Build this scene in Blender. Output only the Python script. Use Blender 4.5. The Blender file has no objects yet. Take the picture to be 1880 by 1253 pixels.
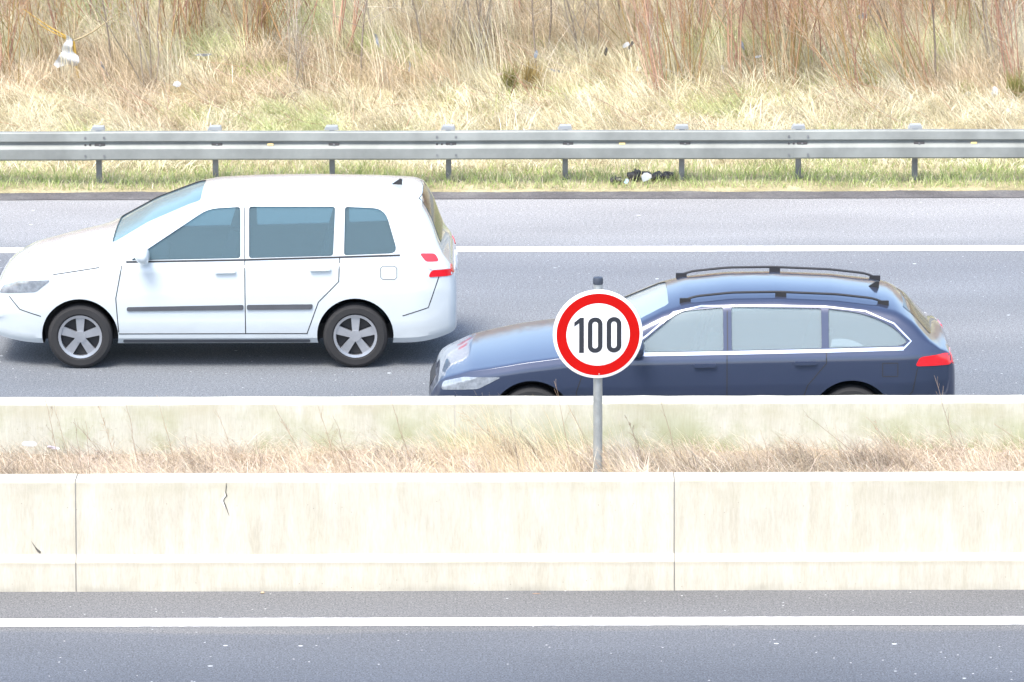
import bpy, bmesh, math, random
import numpy as np
from mathutils import Vector, Matrix

random.seed(7)
rng = np.random.default_rng(7)
R = math.radians
sc = bpy.context.scene
C = sc.collection

# ------------------------------------------------------------ camera
H = 11.26            # camera height (bridge over the motorway)
PITCH = R(12.5)
F = 2137 / math.tan(PITCH)          # focal length in photo pixels (1880 wide)
ROLL = R(0.13)
cam_d = bpy.data.cameras.new('camera')
cam = bpy.data.objects.new('camera', cam_d); C.objects.link(cam)
cam_d.sensor_width = 36; cam_d.lens = 36 * F / 1880
cam_d.clip_start = 0.5; cam_d.clip_end = 2000
cam.matrix_world = Matrix.Translation((0, 0, H)) @ Matrix.Rotation(math.pi/2 - PITCH, 4, 'X') @ Matrix.Rotation(-ROLL, 4, 'Z')
sc.camera = cam

# ------------------------------------------------------------ light
SUN_EL, SUN_ROT = 62, 212           # high behind the camera, veiled by thin cloud
w = bpy.data.worlds.new("World"); sc.world = w; w.use_nodes = True
nt = w.node_tree; bg = nt.nodes['Background']
sky = nt.nodes.new('ShaderNodeTexSky'); sky.sky_type = 'NISHITA'; sky.sun_disc = False
sky.sun_elevation = R(SUN_EL); sky.sun_rotation = R(SUN_ROT); sky.air_density = 1.0; sky.dust_density = 3.0; sky.ozone_density = 1.0
nt.links.new(sky.outputs[0], bg.inputs[0]); bg.inputs[1].default_value = 0.15
sd = bpy.data.lights.new('sun', 'SUN'); sd.energy = 1.5; sd.angle = R(26); sd.color = (1, .965, .89)
so = bpy.data.objects.new('sun', sd); C.objects.link(so)
az = R(SUN_ROT)                     # sky rotation: clockwise from +Y
sdir = Vector((math.sin(az)*math.cos(R(SUN_EL)), math.cos(az)*math.cos(R(SUN_EL)), math.sin(R(SUN_EL))))
so.rotation_euler = (-sdir).to_track_quat('-Z', 'Y').to_euler()
so.location = (0, -10, 30)
sc.view_settings.view_transform = 'Standard'; sc.view_settings.look = 'None'
sc.view_settings.exposure = 1.6; sc.view_settings.gamma = 1

# ------------------------------------------------------------ helpers
SP, CP = math.sin(PITCH), math.cos(PITCH)
def ray(px, py):
    dx, dv = px - 940, py - 626.5
    c, s = math.cos(ROLL), math.sin(ROLL)
    dx, dv = c*dx - s*dv, s*dx + c*dv
    return dx, F*CP - dv*SP, -(F*SP + dv*CP)
def at_z(px, py, z=0.0):
    a, b, c = ray(px, py); t = (z - H)/c
    return Vector((a*t, b*t, z))
def at_y(px, py, Y):
    a, b, c = ray(px, py); t = Y/b
    return Vector((a*t, Y, H + c*t))

def tag(o, label=None, cat=None, group=None, kind=None):
    if label: o['label'] = label
    if cat: o['category'] = cat
    if group: o['group'] = group
    if kind: o['kind'] = kind
    return o
def empty(name, loc, label, cat, group=None):
    o = bpy.data.objects.new(name, None); C.objects.link(o); o.location = loc
    o.empty_display_size = .2
    return tag(o, label, cat, group)
def link(name, me, mats=(), parent=None):
    o = bpy.data.objects.new(name, me); C.objects.link(o)
    for m in (mats if isinstance(mats, (list, tuple)) else [mats]): me.materials.append(m)
    if parent: o.parent = parent
    return o
def from_bm(name, bm, mats, parent=None, smooth=False, angle=35):
    bmesh.ops.recalc_face_normals(bm, faces=bm.faces)
    me = bpy.data.meshes.new(name); bm.to_mesh(me); bm.free()
    if smooth:
        for p in me.polygons: p.use_smooth = True
        me.set_sharp_from_angle(angle=R(angle))
    return link(name, me, mats, parent)
def np_mesh(name, V, Fq, mats, parent=None, col=None):
    """V (n,3), Fq (m,4) quads"""
    me = bpy.data.meshes.new(name)
    me.vertices.add(len(V)); me.vertices.foreach_set('co', np.asarray(V, np.float32).ravel())
    me.loops.add(Fq.size); me.loops.foreach_set('vertex_index', np.asarray(Fq, np.int32).ravel())
    k = Fq.shape[1]
    me.polygons.add(len(Fq)); me.polygons.foreach_set('loop_start', np.arange(0, Fq.size, k, dtype=np.int32))
    me.polygons.foreach_set('loop_total', np.full(len(Fq), k, np.int32))
    me.update(calc_edges=True)
    if col is not None:
        a = me.color_attributes.new('tint', 'FLOAT_COLOR', 'POINT')
        c4 = np.ones((len(V), 4), np.float32); c4[:, :3] = col
        a.data.foreach_set('color', c4.ravel())
    me.validate()
    return link(name, me, mats, parent)
def box(bm, x0, x1, y0, y1, z0, z1, bev=0):
    r = bmesh.ops.create_cube(bm, size=1)
    for v in r['verts']:
        v.co = Vector(((x0+x1)/2 + v.co.x*(x1-x0), (y0+y1)/2 + v.co.y*(y1-y0), (z0+z1)/2 + v.co.z*(z1-z0)))
    if bev:
        es = list({e for v in r['verts'] for e in v.link_edges})
        bmesh.ops.bevel(bm, geom=es, offset=bev, segments=2, affect='EDGES')
def prism(bm, poly, axis, a, b):
    """poly = 2d points; axis: 'x' -> (y,z), 'y' -> (x,z), 'z' -> (x,y)"""
    def co(p, t):
        return {'x': (t, p[0], p[1]), 'y': (p[0], t, p[1]), 'z': (p[0], p[1], t)}[axis]
    A = [bm.verts.new(co(p, a)) for p in poly]; B = [bm.verts.new(co(p, b)) for p in poly]
    n = len(poly)
    bm.faces.new(A); bm.faces.new(B[::-1])
    for i in range(n): bm.faces.new((A[i], B[i], B[(i+1) % n], A[(i+1) % n]))
def cyl(bm, c, axis, r0, r1, h, seg=24, cap=True):
    m = {'x': Matrix.Rotation(math.pi/2, 4, 'Y'), 'y': Matrix.Rotation(-math.pi/2, 4, 'X'), 'z': Matrix.Identity(4)}[axis]
    bmesh.ops.create_cone(bm, cap_ends=cap, segments=seg, radius1=r0, radius2=r1, depth=h, matrix=Matrix.Translation(c) @ m)
def lathe(bm, prof, c, axis='y', seg=40):
    """prof: (r, t) closed profile loop around axis"""
    rings = []
    for r, t in prof:
        ring = []
        for i in range(seg):
            a = 2*math.pi*i/seg
            if axis == 'y': p = (c[0]+r*math.cos(a), c[1]+t, c[2]+r*math.sin(a))
            else: p = (c[0]+r*math.cos(a), c[1]+r*math.sin(a), c[2]+t)
            ring.append(bm.verts.new(p))
        rings.append(ring)
    n = len(rings)
    for j in range(n):
        A, B = rings[j], rings[(j+1) % n]
        for i in range(seg): bm.faces.new((A[i], A[(i+1) % seg], B[(i+1) % seg], B[i]))
def roundpoly(pts, r, k=5):
    out = []; n = len(pts)
    for i in range(n):
        p = Vector(pts[i][:2]); a = Vector(pts[i-1][:2]); b = Vector(pts[(i+1) % n][:2])
        rr = pts[i][2] if len(pts[i]) > 2 else r
        da, db = (a-p), (b-p); ra = min(rr, da.length*.45); rb = min(rr, db.length*.45)
        A = p + da.normalized()*ra; B = p + db.normalized()*rb
        for j in range(k+1):
            t = j/k; out.append(((1-t)**2*A + 2*t*(1-t)*p + t*t*B)[:])
    return out
def vnoise(x, y, s, seed=0):
    """cheap smooth numpy noise in 0..1"""
    x = np.asarray(x)/s; y = np.asarray(y)/s
    xi = np.floor(x); yi = np.floor(y); fx = x-xi; fy = y-yi
    fx = fx*fx*(3-2*fx); fy = fy*fy*(3-2*fy)
    def h(a, b):
        v = np.sin(a*127.1 + b*311.7 + seed*74.7)*43758.5453
        return v-np.floor(v)
    return (h(xi, yi)*(1-fx)+h(xi+1, yi)*fx)*(1-fy) + (h(xi, yi+1)*(1-fx)+h(xi+1, yi+1)*fx)*fy

# ------------------------------------------------------------ materials
def new_mat(name):
    m = bpy.data.materials.new(name); m.use_nodes = True
    return m, m.node_tree, m.node_tree.nodes['Principled BSDF']
def N(nt, t, **kw):
    n = nt.nodes.new(t)
    for k, v in kw.items():
        if k.startswith('i_'): n.inputs[k[2:].replace('_', ' ')].default_value = v
        else: setattr(n, k, v)
    return n
def ramp(nt, fac, stops):
    r = nt.nodes.new('ShaderNodeValToRGB'); e = r.color_ramp.elements
    while len(e) < len(stops): e.new(.5)
    for el, (p, c) in zip(e, stops):
        el.position = p; el.color = (*c, 1) if len(c) == 3 else c
    nt.links.new(fac, r.inputs[0]); return r.outputs[0]
def g(v): return (v, v, v)
def mix(nt, a, b, fac, mode='MIX'):
    m = nt.nodes.new('ShaderNodeMix'); m.data_type = 'RGBA'; m.blend_type = mode
    for s, v in ((m.inputs[0], fac), (m.inputs[6], a), (m.inputs[7], b)):
        if hasattr(v, 'is_linked') or isinstance(v, bpy.types.NodeSocket): nt.links.new(v, s)
        else: s.default_value = v if not isinstance(v, tuple) else ((*v, 1) if len(v) == 3 else v)
    return m.outputs[2]
def coords(nt, scale=(1, 1, 1)):
    tc = nt.nodes.new('ShaderNodeNewGeometry'); mp = nt.nodes.new('ShaderNodeMapping')
    mp.inputs['Scale'].default_value = scale; nt.links.new(tc.outputs['Position'], mp.inputs[0]); return mp.outputs[0]
def noise(nt, scale, detail=4, vec=None, rough=.55):
    n = nt.nodes.new('ShaderNodeTexNoise'); n.inputs['Scale'].default_value = scale; n.inputs['Detail'].default_value = detail
    n.inputs['Roughness'].default_value = rough
    nt.links.new(vec if vec is not None else coords(nt), n.inputs['Vector']); return n.outputs[0]
def bump(nt, b, h, strength, dist=.01):
    n = nt.nodes.new('ShaderNodeBump'); n.inputs['Strength'].default_value = strength; n.inputs['Distance'].default_value = dist
    nt.links.new(h, n.inputs['Height']); nt.links.new(n.outputs[0], b.inputs['Normal'])
def plain(name, col, rough=.5, metal=0, coat=0, var=.12, vscale=6, bmp=0):
    m, nt, b = new_mat(name)
    n = noise(nt, vscale, 5)
    lo = tuple(max(0, c*(1-var)) for c in col); hi = tuple(min(1, c*(1+var)) for c in col)
    nt.links.new(ramp(nt, n, [(.3, lo), (.7, hi)]), b.inputs['Base Color'])
    b.inputs['Roughness'].default_value = rough; b.inputs['Metallic'].default_value = metal
    b.inputs['Coat Weight'].default_value = coat; b.inputs['Coat Roughness'].default_value = .04
    if bmp: bump(nt, b, noise(nt, 60, 4), bmp, .004)
    return m

def asphalt(name, tones, worn):
    m, nt, b = new_mat(name)
    geo = nt.nodes.new('ShaderNodeNewGeometry'); sep = nt.nodes.new('ShaderNodeSeparateXYZ'); nt.links.new(geo.outputs['Position'], sep.inputs[0])
    # lengthwise wheel wear: strips along x with a wobbly edge
    wob = noise(nt, 1, 3, coords(nt, (.25, 1.2, 1)))
    mr = nt.nodes.new('ShaderNodeMapRange'); mr.inputs['From Min'].default_value = worn[0]; mr.inputs['From Max'].default_value = worn[1]
    ad = nt.nodes.new('ShaderNodeMath'); ad.operation = 'MULTIPLY_ADD'; nt.links.new(wob, ad.inputs[0]); ad.inputs[1].default_value = .5; nt.links.new(sep.outputs['Y'], ad.inputs[2])
    nt.links.new(ad.outputs[0], mr.inputs['Value'])
    base = ramp(nt, mr.outputs[0], tones)
    blot = ramp(nt, noise(nt, .7, 5, coords(nt, (.35, 1, 1))), [(.3, g(.86)), (.7, g(1.12))])
    c = mix(nt, base, blot, 1.0, 'MULTIPLY')
    grain = ramp(nt, noise(nt, 70, 3, None, .8), [(.34, g(.35)), (.5, g(1)), (.66, g(1.75))])
    c = mix(nt, c, grain, 1.0, 'MULTIPLY')
    coarse = ramp(nt, noise(nt, 25, 2, None, .7), [(.35, g(.85)), (.65, g(1.15))])
    c = mix(nt, c, coarse, 1.0, 'MULTIPLY')
    # scattered pale stone chips
    for sc_, th, st, colr in ((5, .060, (.5, 1, 1), (.75, .8, .8)), (2.2, .045, (.40, 1, 1), (.8, .82, .84)), (13, .09, (.7, 1, 1), (.55, .55, .55))):
        vo = nt.nodes.new('ShaderNodeTexVoronoi'); vo.inputs['Scale'].default_value = sc_
        nt.links.new(coords(nt, st), vo.inputs['Vector'])
        keep = ramp(nt, vo.outputs['Color'], [(.66, g(0)), (.68, g(1))])
        spot = ramp(nt, vo.outputs['Distance'], [(th*.8, g(1)), (th, g(0))])
        f = mix(nt, spot, keep, 1.0, 'MULTIPLY')
        c = mix(nt, c, colr, f)
    nt.links.new(c, b.inputs['Base Color']); b.inputs['Roughness'].default_value = .82
    bump(nt, b, noise(nt, 90, 3), .5, .006)
    return m
def line_paint():
    m, nt, b = new_mat('road_paint')
    n = noise(nt, 40, 4); big = noise(nt, 3, 3, coords(nt, (.5, 3, 1)))
    c = ramp(nt, n, [(.25, (.55, .56, .55)), (.42, (.80, .80, .77))])
    c = mix(nt, c, ramp(nt, big, [(.3, g(.88)), (.6, g(1))]), 1.0, 'MULTIPLY')
    nt.links.new(c, b.inputs['Base Color']); b.inputs['Roughness'].default_value = .6
    bump(nt, b, n, .4, .004); return m
def concrete(name, moss, base=(.475, .447, .375)):
    m, nt, b = new_mat(name)
    geo = nt.nodes.new('ShaderNodeNewGeometry'); sep = nt.nodes.new('ShaderNodeSeparateXYZ'); nt.links.new(geo.outputs['Position'], sep.inputs[0])
    lo = tuple(x*.92 for x in base); hi = tuple(min(1, x*1.07) for x in base)
    c = ramp(nt, noise(nt, 2.2, 6), [(.3, lo), (.7, hi)])
    # run-off streaks below the top edge
    st = ramp(nt, noise(nt, 1, 5, coords(nt, (11, 11, 1.0)), .7), [(.32, (.84, .82, .76)), (.62, g(1.03))])
    c = mix(nt, c, st, .75, 'MULTIPLY')
    # slanted tooling marks
    tl = nt.nodes.new('ShaderNodeMapping'); tl.inputs['Rotation'].default_value = (0, R(-24), 0); tl.inputs['Scale'].default_value = (75, 40, 13)
    nt.links.new(geo.outputs['Position'], tl.inputs[0])
    tool = noise(nt, 1, 4, tl.outputs[0])
    c = mix(nt, c, ramp(nt, tool, [(.35, g(.90)), (.62, g(1.04))]), .75, 'MULTIPLY')
    # stained band just under the coping, patchy
    band = ramp(nt, sep.outputs['Z'], [(.66, g(0)), (.83, g(1)), (.888, g(1)), (.895, g(0))])
    pat = ramp(nt, noise(nt, 1.6, 5, coords(nt, (1, 1, 2.5))), [(.42, g(0)), (.68, g(1))])
    c = mix(nt, c, (.36, .34, .25), mix(nt, mix(nt, band, pat, 1, 'MULTIPLY'), g(.62), 1.0, 'MULTIPLY'))
    # ledge dirt line
    lb = ramp(nt, sep.outputs['Z'], [(.19, g(0)), (.225, g(1)), (.238, g(1)), (.243, g(0))])
    c = mix(nt, c, (.34, .31, .24), mix(nt, lb, g(.5), 1.0, 'MULTIPLY'))
    # splash dirt near the foot
    ft = ramp(nt, sep.outputs['Z'], [(.0, g(1)), (.07, g(0))])
    c = mix(nt, c, (.25, .24, .2), mix(nt, mix(nt, ft, pat, 1, 'MULTIPLY'), g(.6), 1.0, 'MULTIPLY'))
    if moss:
        mz = ramp(nt, sep.outputs['Z'], [(.45, g(1)), (.86, g(.15)), (.9, g(0))])
        mp_ = ramp(nt, noise(nt, 1.1, 7, coords(nt, (1, 1, 1.3)), .65), [(.45, g(0)), (.60, g(.9))])
        c = mix(nt, c, (.22, .25, .10), mix(nt, mz, mp_, 1, 'MULTIPLY'))
        mp2 = ramp(nt, noise(nt, 9, 7, None, .75), [(.56, g(0)), (.68, g(.6))])
        c = mix(nt, c, (.25, .22, .13), mix(nt, mz, mp2, 1, 'MULTIPLY'))
    # pores
    po = nt.nodes.new('ShaderNodeTexVoronoi'); po.inputs['Scale'].default_value = 26; nt.links.new(coords(nt), po.inputs[0])
    kp = ramp(nt, po.outputs['Color'], [(.80, g(0)), (.82, g(.7))])
    c = mix(nt, c, (.2, .19, .16), mix(nt, ramp(nt, po.outputs['Distance'], [(.07, g(1)), (.14, g(0))]), kp, 1, 'MULTIPLY'))
    nt.links.new(c, b.inputs['Base Color']); b.inputs['Roughness'].default_value = .88
    h = mix(nt, tool, noise(nt, 45, 5), .5)
    bump(nt, b, h, .45, .006)
    return m
def tint_mat(name, rough=.75, trans=.0):
    m, nt, b = new_mat(name)
    a = nt.nodes.new('ShaderNodeAttribute'); a.attribute_name = 'tint'
    c = mix(nt, a.outputs['Color'], ramp(nt, noise(nt, 30, 3), [(.3, g(.82)), (.7, g(1.15))]), 1.0, 'MULTIPLY')
    nt.links.new(c, b.inputs['Base Color']); b.inputs['Roughness'].default_value = rough
    b.inputs['Specular IOR Level'].default_value = .3
    if trans:
        tr = nt.nodes.new('ShaderNodeBsdfTranslucent'); nt.links.new(c, tr.inputs[0])
        mx = nt.nodes.new('ShaderNodeMixShader'); mx.inputs[0].default_value = trans
        nt.links.new(b.outputs[0], mx.inputs[1]); nt.links.new(tr.outputs[0], mx.inputs[2])
        nt.links.new(mx.outputs[0], nt.nodes['Material Output'].inputs[0])
    return m
def soil(name, cols, s=1.5):
    m, nt, b = new_mat(name)
    c = ramp(nt, noise(nt, s, 8, None, .7), [(.32, cols[0]), (.5, cols[1]), (.66, cols[2])])
    c = mix(nt, c, ramp(nt, noise(nt, 40, 5, None, .8), [(.35, g(.7)), (.65, g(1.25))]), 1.0, 'MULTIPLY')
    nt.links.new(c, b.inputs['Base Color']); b.inputs['Roughness'].default_value = .95
    bump(nt, b, noise(nt, 30, 6), .8, .03); return m
def glass_mat(name, tint, mixf):
    m, nt, b = new_mat(name)
    b.inputs['Base Color'].default_value = (*tint, 1); b.inputs['Roughness'].default_value = .03
    b.inputs['Specular IOR Level'].default_value = .8
    tr = nt.nodes.new('ShaderNodeBsdfTransparent'); tr.inputs[0].default_value = (*(min(1, t*1.5+.35) for t in tint), 1)
    mx = nt.nodes.new('ShaderNodeMixShader')
    fr = nt.nodes.new('ShaderNodeFresnel'); fr.inputs[0].default_value = 1.45
    ma = nt.nodes.new('ShaderNodeMath'); ma.operation = 'ADD'; ma.inputs[1].default_value = mixf; ma.use_clamp = True
    nt.links.new(fr.outputs[0], ma.inputs[0]); nt.links.new(ma.outputs[0], mx.inputs[0])
    nt.links.new(tr.outputs[0], mx.inputs[1]); nt.links.new(b.outputs[0], mx.inputs[2])
    nt.links.new(mx.outputs[0], nt.nodes['Material Output'].inputs[0])
    return m
def paint(name, col, metal=0.0, rough=.25, dirt=.3):
    m, nt, b = new_mat(name)
    geo = nt.nodes.new('ShaderNodeTexCoord'); sep = nt.nodes.new('ShaderNodeSeparateXYZ'); nt.links.new(geo.outputs['Object'], sep.inputs[0])
    low = ramp(nt, sep.outputs['Z'], [(.2, g(1)), (.62, g(0))])
    pt = ramp(nt, noise(nt, 5, 6, coords(nt, (.6, 1, 1.4))), [(.3, g(.3)), (.7, g(1))])
    f = mix(nt, mix(nt, low, pt, 1, 'MULTIPLY'), g(dirt), 1.0, 'MULTIPLY')
    nt.links.new(mix(nt, col, (.16, .15, .13), f), b.inputs['Base Color'])
    b.inputs['Metallic'].default_value = metal; b.inputs['Roughness'].default_value = rough
    b.inputs['Coat Weight'].default_value = 1; b.inputs['Coat Roughness'].default_value = .05
    return m

M = {}
# far carriageway (y 45..58.2), near carriageway
M['asphalt_far'] = asphalt('asphalt_far', [(0, (.125, .138, .152)), (.38, (.128, .140, .153)), (.5, (.155, .163, .170)), (.62, (.150, .161, .173)), (.72, (.140, .150, .163)), (.78, (.16, .169, .178)), (.84, (.225, .229, .232)), (1, (.255, .253, .25))], (44.5, 58.6))
M['asphalt_near'] = asphalt('asphalt_near', [(0, (.045, .055, .073)), (.45, (.062, .072, .090)), (.62, (.088, .098, .113)), (.78, (.104, .112, .124)), (.80, (.132, .134, .134)), (1, (.118, .120, .122))], (36.0, 41.6))
M['old_edge'] = soil('edge_asphalt', [(.07, .065, .065), (.105, .10, .10), (.15, .145, .14)], 1.2)
M['paint'] = line_paint()
M['conc_near'] = concrete('barrier_concrete', False)
M['conc_far'] = concrete('barrier_concrete_mossy', True, (.46, .455, .39))
M['joint'] = plain('joint_filler', (.20, .195, .18), .8)
M['joint_light'] = plain('joint_filler_pale', (.42, .41, .37), .8)
M['crack'] = plain('crack_dark', (.09, .085, .075), .95)
M['chip'] = plain('patched_mortar', (.66, .65, .60), .9)
M['soil'] = soil('bank_soil', [(.20, .18, .09), (.32, .28, .16), (.46, .41, .26)])
M['soil_med'] = soil('median_soil', [(.22, .17, .12), (.36, .29, .21), (.50, .42, .31)], 3)
M['ground'] = soil('field_ground', [(.08, .09, .04), (.16, .15, .07), (.25, .22, .12)], .2)
M['straw'] = tint_mat('straw', .7, .25)
M['grass'] = tint_mat('green_blades', .6, .3)
M['bark'] = tint_mat('bark', .85)
M['zinc'] = plain('weathered_zinc', (.235, .25, .235), .6, .3, 0, .22, 2.2)
M['zinc_post'] = plain('post_steel', (.20, .205, .21), .6, .35, 0, .3, 5)
M['zinc_bright'] = plain('bright_zinc', (.42, .44, .45), .4, .3, 0, .1)
M['zinc_dark'] = plain('dirty_zinc', (.09, .085, .085), .7, .3)
M['pole'] = plain('sign_pole_zinc', (.36, .39, .40), .45, .55, 0, .16, 12)
M['amber'] = plain('amber_reflector', (.85, .66, .30), .3)
M['sign_red'] = plain('sign_red', (.44, .004, .003), .55, 0, 0, .05)
M['sign_red'].node_tree.nodes['Principled BSDF'].inputs['Specular IOR Level'].default_value = .12
M['sign_white'] = plain('sign_white', (.84, .84, .84), .4, 0, .2, .03)
M['sign_black'] = plain('sign_black', (.020, .023, .032), .45, 0, 0, .1)
M['sign_back'] = plain('sign_back_grey', (.42, .43, .43), .5, .3)
M['cap'] = plain('slate_plastic', (.035, .045, .065), .5)
M['white_paint'] = paint('white_car_paint', (.52, .57, .59))
M['blue_paint'] = paint('blue_car_paint', (.032, .044, .085), .35, .28, .25)
M['dark_paint'] = paint('dark_blue_car_paint', (.02, .03, .075), .3, .3, .2)
M['glass'] = glass_mat('window_glass', (.22, .33, .37), .24)
M['glass_light'] = glass_mat('window_glass_light', (.36, .43, .46), .34)
M['black_trim'] = plain('black_trim', (.018, .018, .02), .5)
M['dark_glass'] = plain('dark_rear_glass', (.02, .025, .03), .12)
M['grey_trim'] = plain('grey_trim', (.07, .075, .085), .6)
M['rubber'] = plain('tyre_rubber', (.02, .02, .021), .85)
M['alloy'] = plain('alloy', (.45, .46, .48), .35, .8)
M['chrome'] = plain('chrome', (.85, .87, .9), .12, 1.0, 0, .02)
M['interior'] = plain('cabin_cloth', (.07, .075, .08), .9)
M['tail_red'] = plain('tail_light_red', (.62, .012, .02), .15, 0, 1, .1)
M['tail_clear'] = plain('tail_light_clear', (.75, .72, .72), .15, 0, 1, .05)
M['head'] = plain('headlight_lens', (.30, .33, .37), .08, .4, 1, .3, 20)
M['plate'] = plain('number_plate_white', (.8, .8, .78), .4)
M['film'] = plain('plastic_film', (.47, .49, .51), .35, 0, 0, .08)
M['film_grey'] = plain('plastic_film_grey', (.24, .27, .31), .4, 0, 0, .3)
M['rag'] = plain('black_rubber_scrap', (.075, .07, .065), .9, 0, 0, .6, 30)
M['film_blue'] = plain('plastic_blue', (.45, .62, .75), .4)

# ------------------------------------------------------------ setting
def sheet(name, x0, x1, y0, y1, z, m, nx=1, ny=1, fn=None):
    xs = np.linspace(x0, x1, nx+1); ys = np.linspace(y0, y1, ny+1)
    X, Y = np.meshgrid(xs, ys, indexing='ij'); Z = np.full_like(X, z) if fn is None else fn(X, Y)
    V = np.stack([X, Y, Z], -1).reshape(-1, 3)
    i, j = np.meshgrid(np.arange(nx), np.arange(ny), indexing='ij'); a = (i*(ny+1)+j).ravel()
    Q = np.stack([a, a+ny+1, a+ny+2, a+1], 1)
    o = np_mesh(name, V, Q, m); o['kind'] = 'structure'
    return o
def bank_z(X, Y):
    X = np.asarray(X, float); Y = np.asarray(Y, float)
    e = np.clip((Y-58.5)/.5, 0, 1)
    z = .012 + .03*e + .075*np.clip(Y-61.3, 0, 60)
    z = z + .10*np.clip((Y-72)/6, 0, 1)*np.clip(Y-72, 0, 30)
    z += e*(.05*vnoise(X, Y, 1.1, 1) + .03*vnoise(X, Y, .35, 2)) + .25*np.clip((Y-62)/3, 0, 1)*(vnoise(X, Y, 3.3, 3)-.4)
    return z
def med_z(X, Y):
    return .40 + .10*vnoise(X, Y, .9, 5) + .06*vnoise(X, Y, .3, 6)
o = sheet('ground', -700, 700, -300, 1100, -.02, M['ground'])
o = sheet('road_near', -300, 300, 28, 41.55, 0, M['asphalt_near'])
o = sheet('road_far', -300, 300, 44.5, 58.22, 0, M['asphalt_far'])
# broken strip of older asphalt along the verge
def edge_strip():
    n = 700; xs = np.linspace(-40, 40, n)
    y0 = 58.18 + .02*vnoise(xs, xs*0, .4, 9) - .01
    y1 = 58.62 + .10*(vnoise(xs, xs*0, .5, 8)-.5) + .05*(vnoise(xs, xs*0, .12, 4)-.5)
    V = np.concatenate([np.stack([xs, y0, xs*0+.006], 1), np.stack([xs, (y0+y1)/2, xs*0+.012], 1), np.stack([xs, y1, xs*0+.02], 1)])
    a = np.arange(n-1); Q = np.concatenate([np.stack([a, a+1, a+1+n, a+n], 1), np.stack([a+n, a+n+1, a+1+2*n, a+2*n], 1)])
    o = np_mesh('road_edge', V, Q, M['old_edge']); o['kind'] = 'structure'
edge_strip()
o = sheet('embankment', -30, 30, 58.5, 100, 0, M['soil'], 300, 200, bank_z)
o = sheet('median_ground', -60, 60, 41.7, 44.3, 0, M['soil_med'], 400, 18, med_z)
def strip(name, x0, x1, yc, wd):
    n = max(2, int((x1-x0)/.05)) if x1-x0 < 80 else 1600
    xs = np.linspace(x0, x1, n); a = yc-wd/2 + .008*(rng.random(n)-.5); b = yc+wd/2 + .008*(rng.random(n)-.5)
    V = np.concatenate([np.stack([xs, a, xs*0+.004], 1), np.stack([xs, b, xs*0+.004], 1)])
    i = np.arange(n-1); o = np_mesh(name, V, np.stack([i, i+1, i+1+n, i+n], 1), M['paint']); o['kind'] = 'structure'
strip('edge_line', -40, 40, 40.43, .24)
strip('edge_line', -40, 40, 55.34, .285)
for k in range(-3, 3):                      # broken lane lines, 6 m dash and 12 m gap
    xe = -4.97 + 18*k
    strip('lane_line', xe-6, xe, 51.70, .17)
    strip('lane_line', xe-6+7, xe+7, 48.2, .17)
strip('edge_line', -40, 40, 45.15, .15)

# ------------------------------------------------------------ concrete barriers
def barrier_row(yc, joints, mat_, jm, kind_txt, labels, cracks=False):
    prof = [(-.268, .0), (-.245, .235), (-.180, .290), (-.130, .880), (-.118, .897), (.118, .897), (.130, .880), (.180, .290), (.245, .235), (.268, 0)]
    made = []
    for i in range(len(joints)-1):
        x0, x1 = joints[i], joints[i+1]
        bm = bmesh.new()
        n = 24
        xs = np.linspace(x0+.005, x1-.005, n+1)
        rings = []
        for x in xs:
            rings.append([bm.verts.new((x-x0, y + .003*random.uniform(-1, 1), z + (.003*random.uniform(-1, 1) if z > 0 else 0))) for y, z in prof])
        for a in range(n):
            for k in range(len(prof)):
                bm.faces.new((rings[a][k], rings[a+1][k], rings[a+1][(k+1) % len(prof)], rings[a][(k+1) % len(prof)]))
        bm.faces.new(rings[0][::-1]); bm.faces.new(rings[-1])
        root = empty('concrete_barrier', (x0, yc, 0), labels[i], 'concrete barrier', kind_txt)
        from_bm('barrier_body', bm, mat_, root, True, 12)
        bm = bmesh.new()
        jp = [(y*.985, max(.0, z - (.006 if z > .5 else 0))) for y, z in prof]
        prism(bm, jp, 'x', -.0045, .0045)
        from_bm('joint_filler', bm, jm, root)
        made.append(root)
    return made
jn = [-3.56 + 4.88*k for k in range(-2, 5)]
lab = ['concrete barrier element beyond the left edge of the photo, nearest row',
       'near concrete barrier element with a short dark chip above its ledge, at the left edge',
       'near concrete barrier element with a long jagged crack below its top edge',
       'near concrete barrier element without cracks, in front of and right of the speed sign',
       'concrete barrier element off to the right of the near row',
       'concrete barrier element furthest right of the near row']
near_row = barrier_row(41.645, jn, M['conc_near'], M['joint'], 'barrier elements of the near row', lab)
jf = [-.496 - 4.94 + 4.94*k for k in range(-1, 5)]
lab = ['far concrete barrier element beyond the left edge, behind the dry grass',
       'far concrete barrier element stained green at the left, below the white car',
       'far concrete barrier element behind the sign pole and the tallest straw',
       'far concrete barrier element at the right edge with green moss patch',
       'far concrete barrier element off to the right of the far row']
far_row = barrier_row(44.415, jf, M['conc_far'], M['joint_light'], 'barrier elements of the far row', lab)
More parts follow.
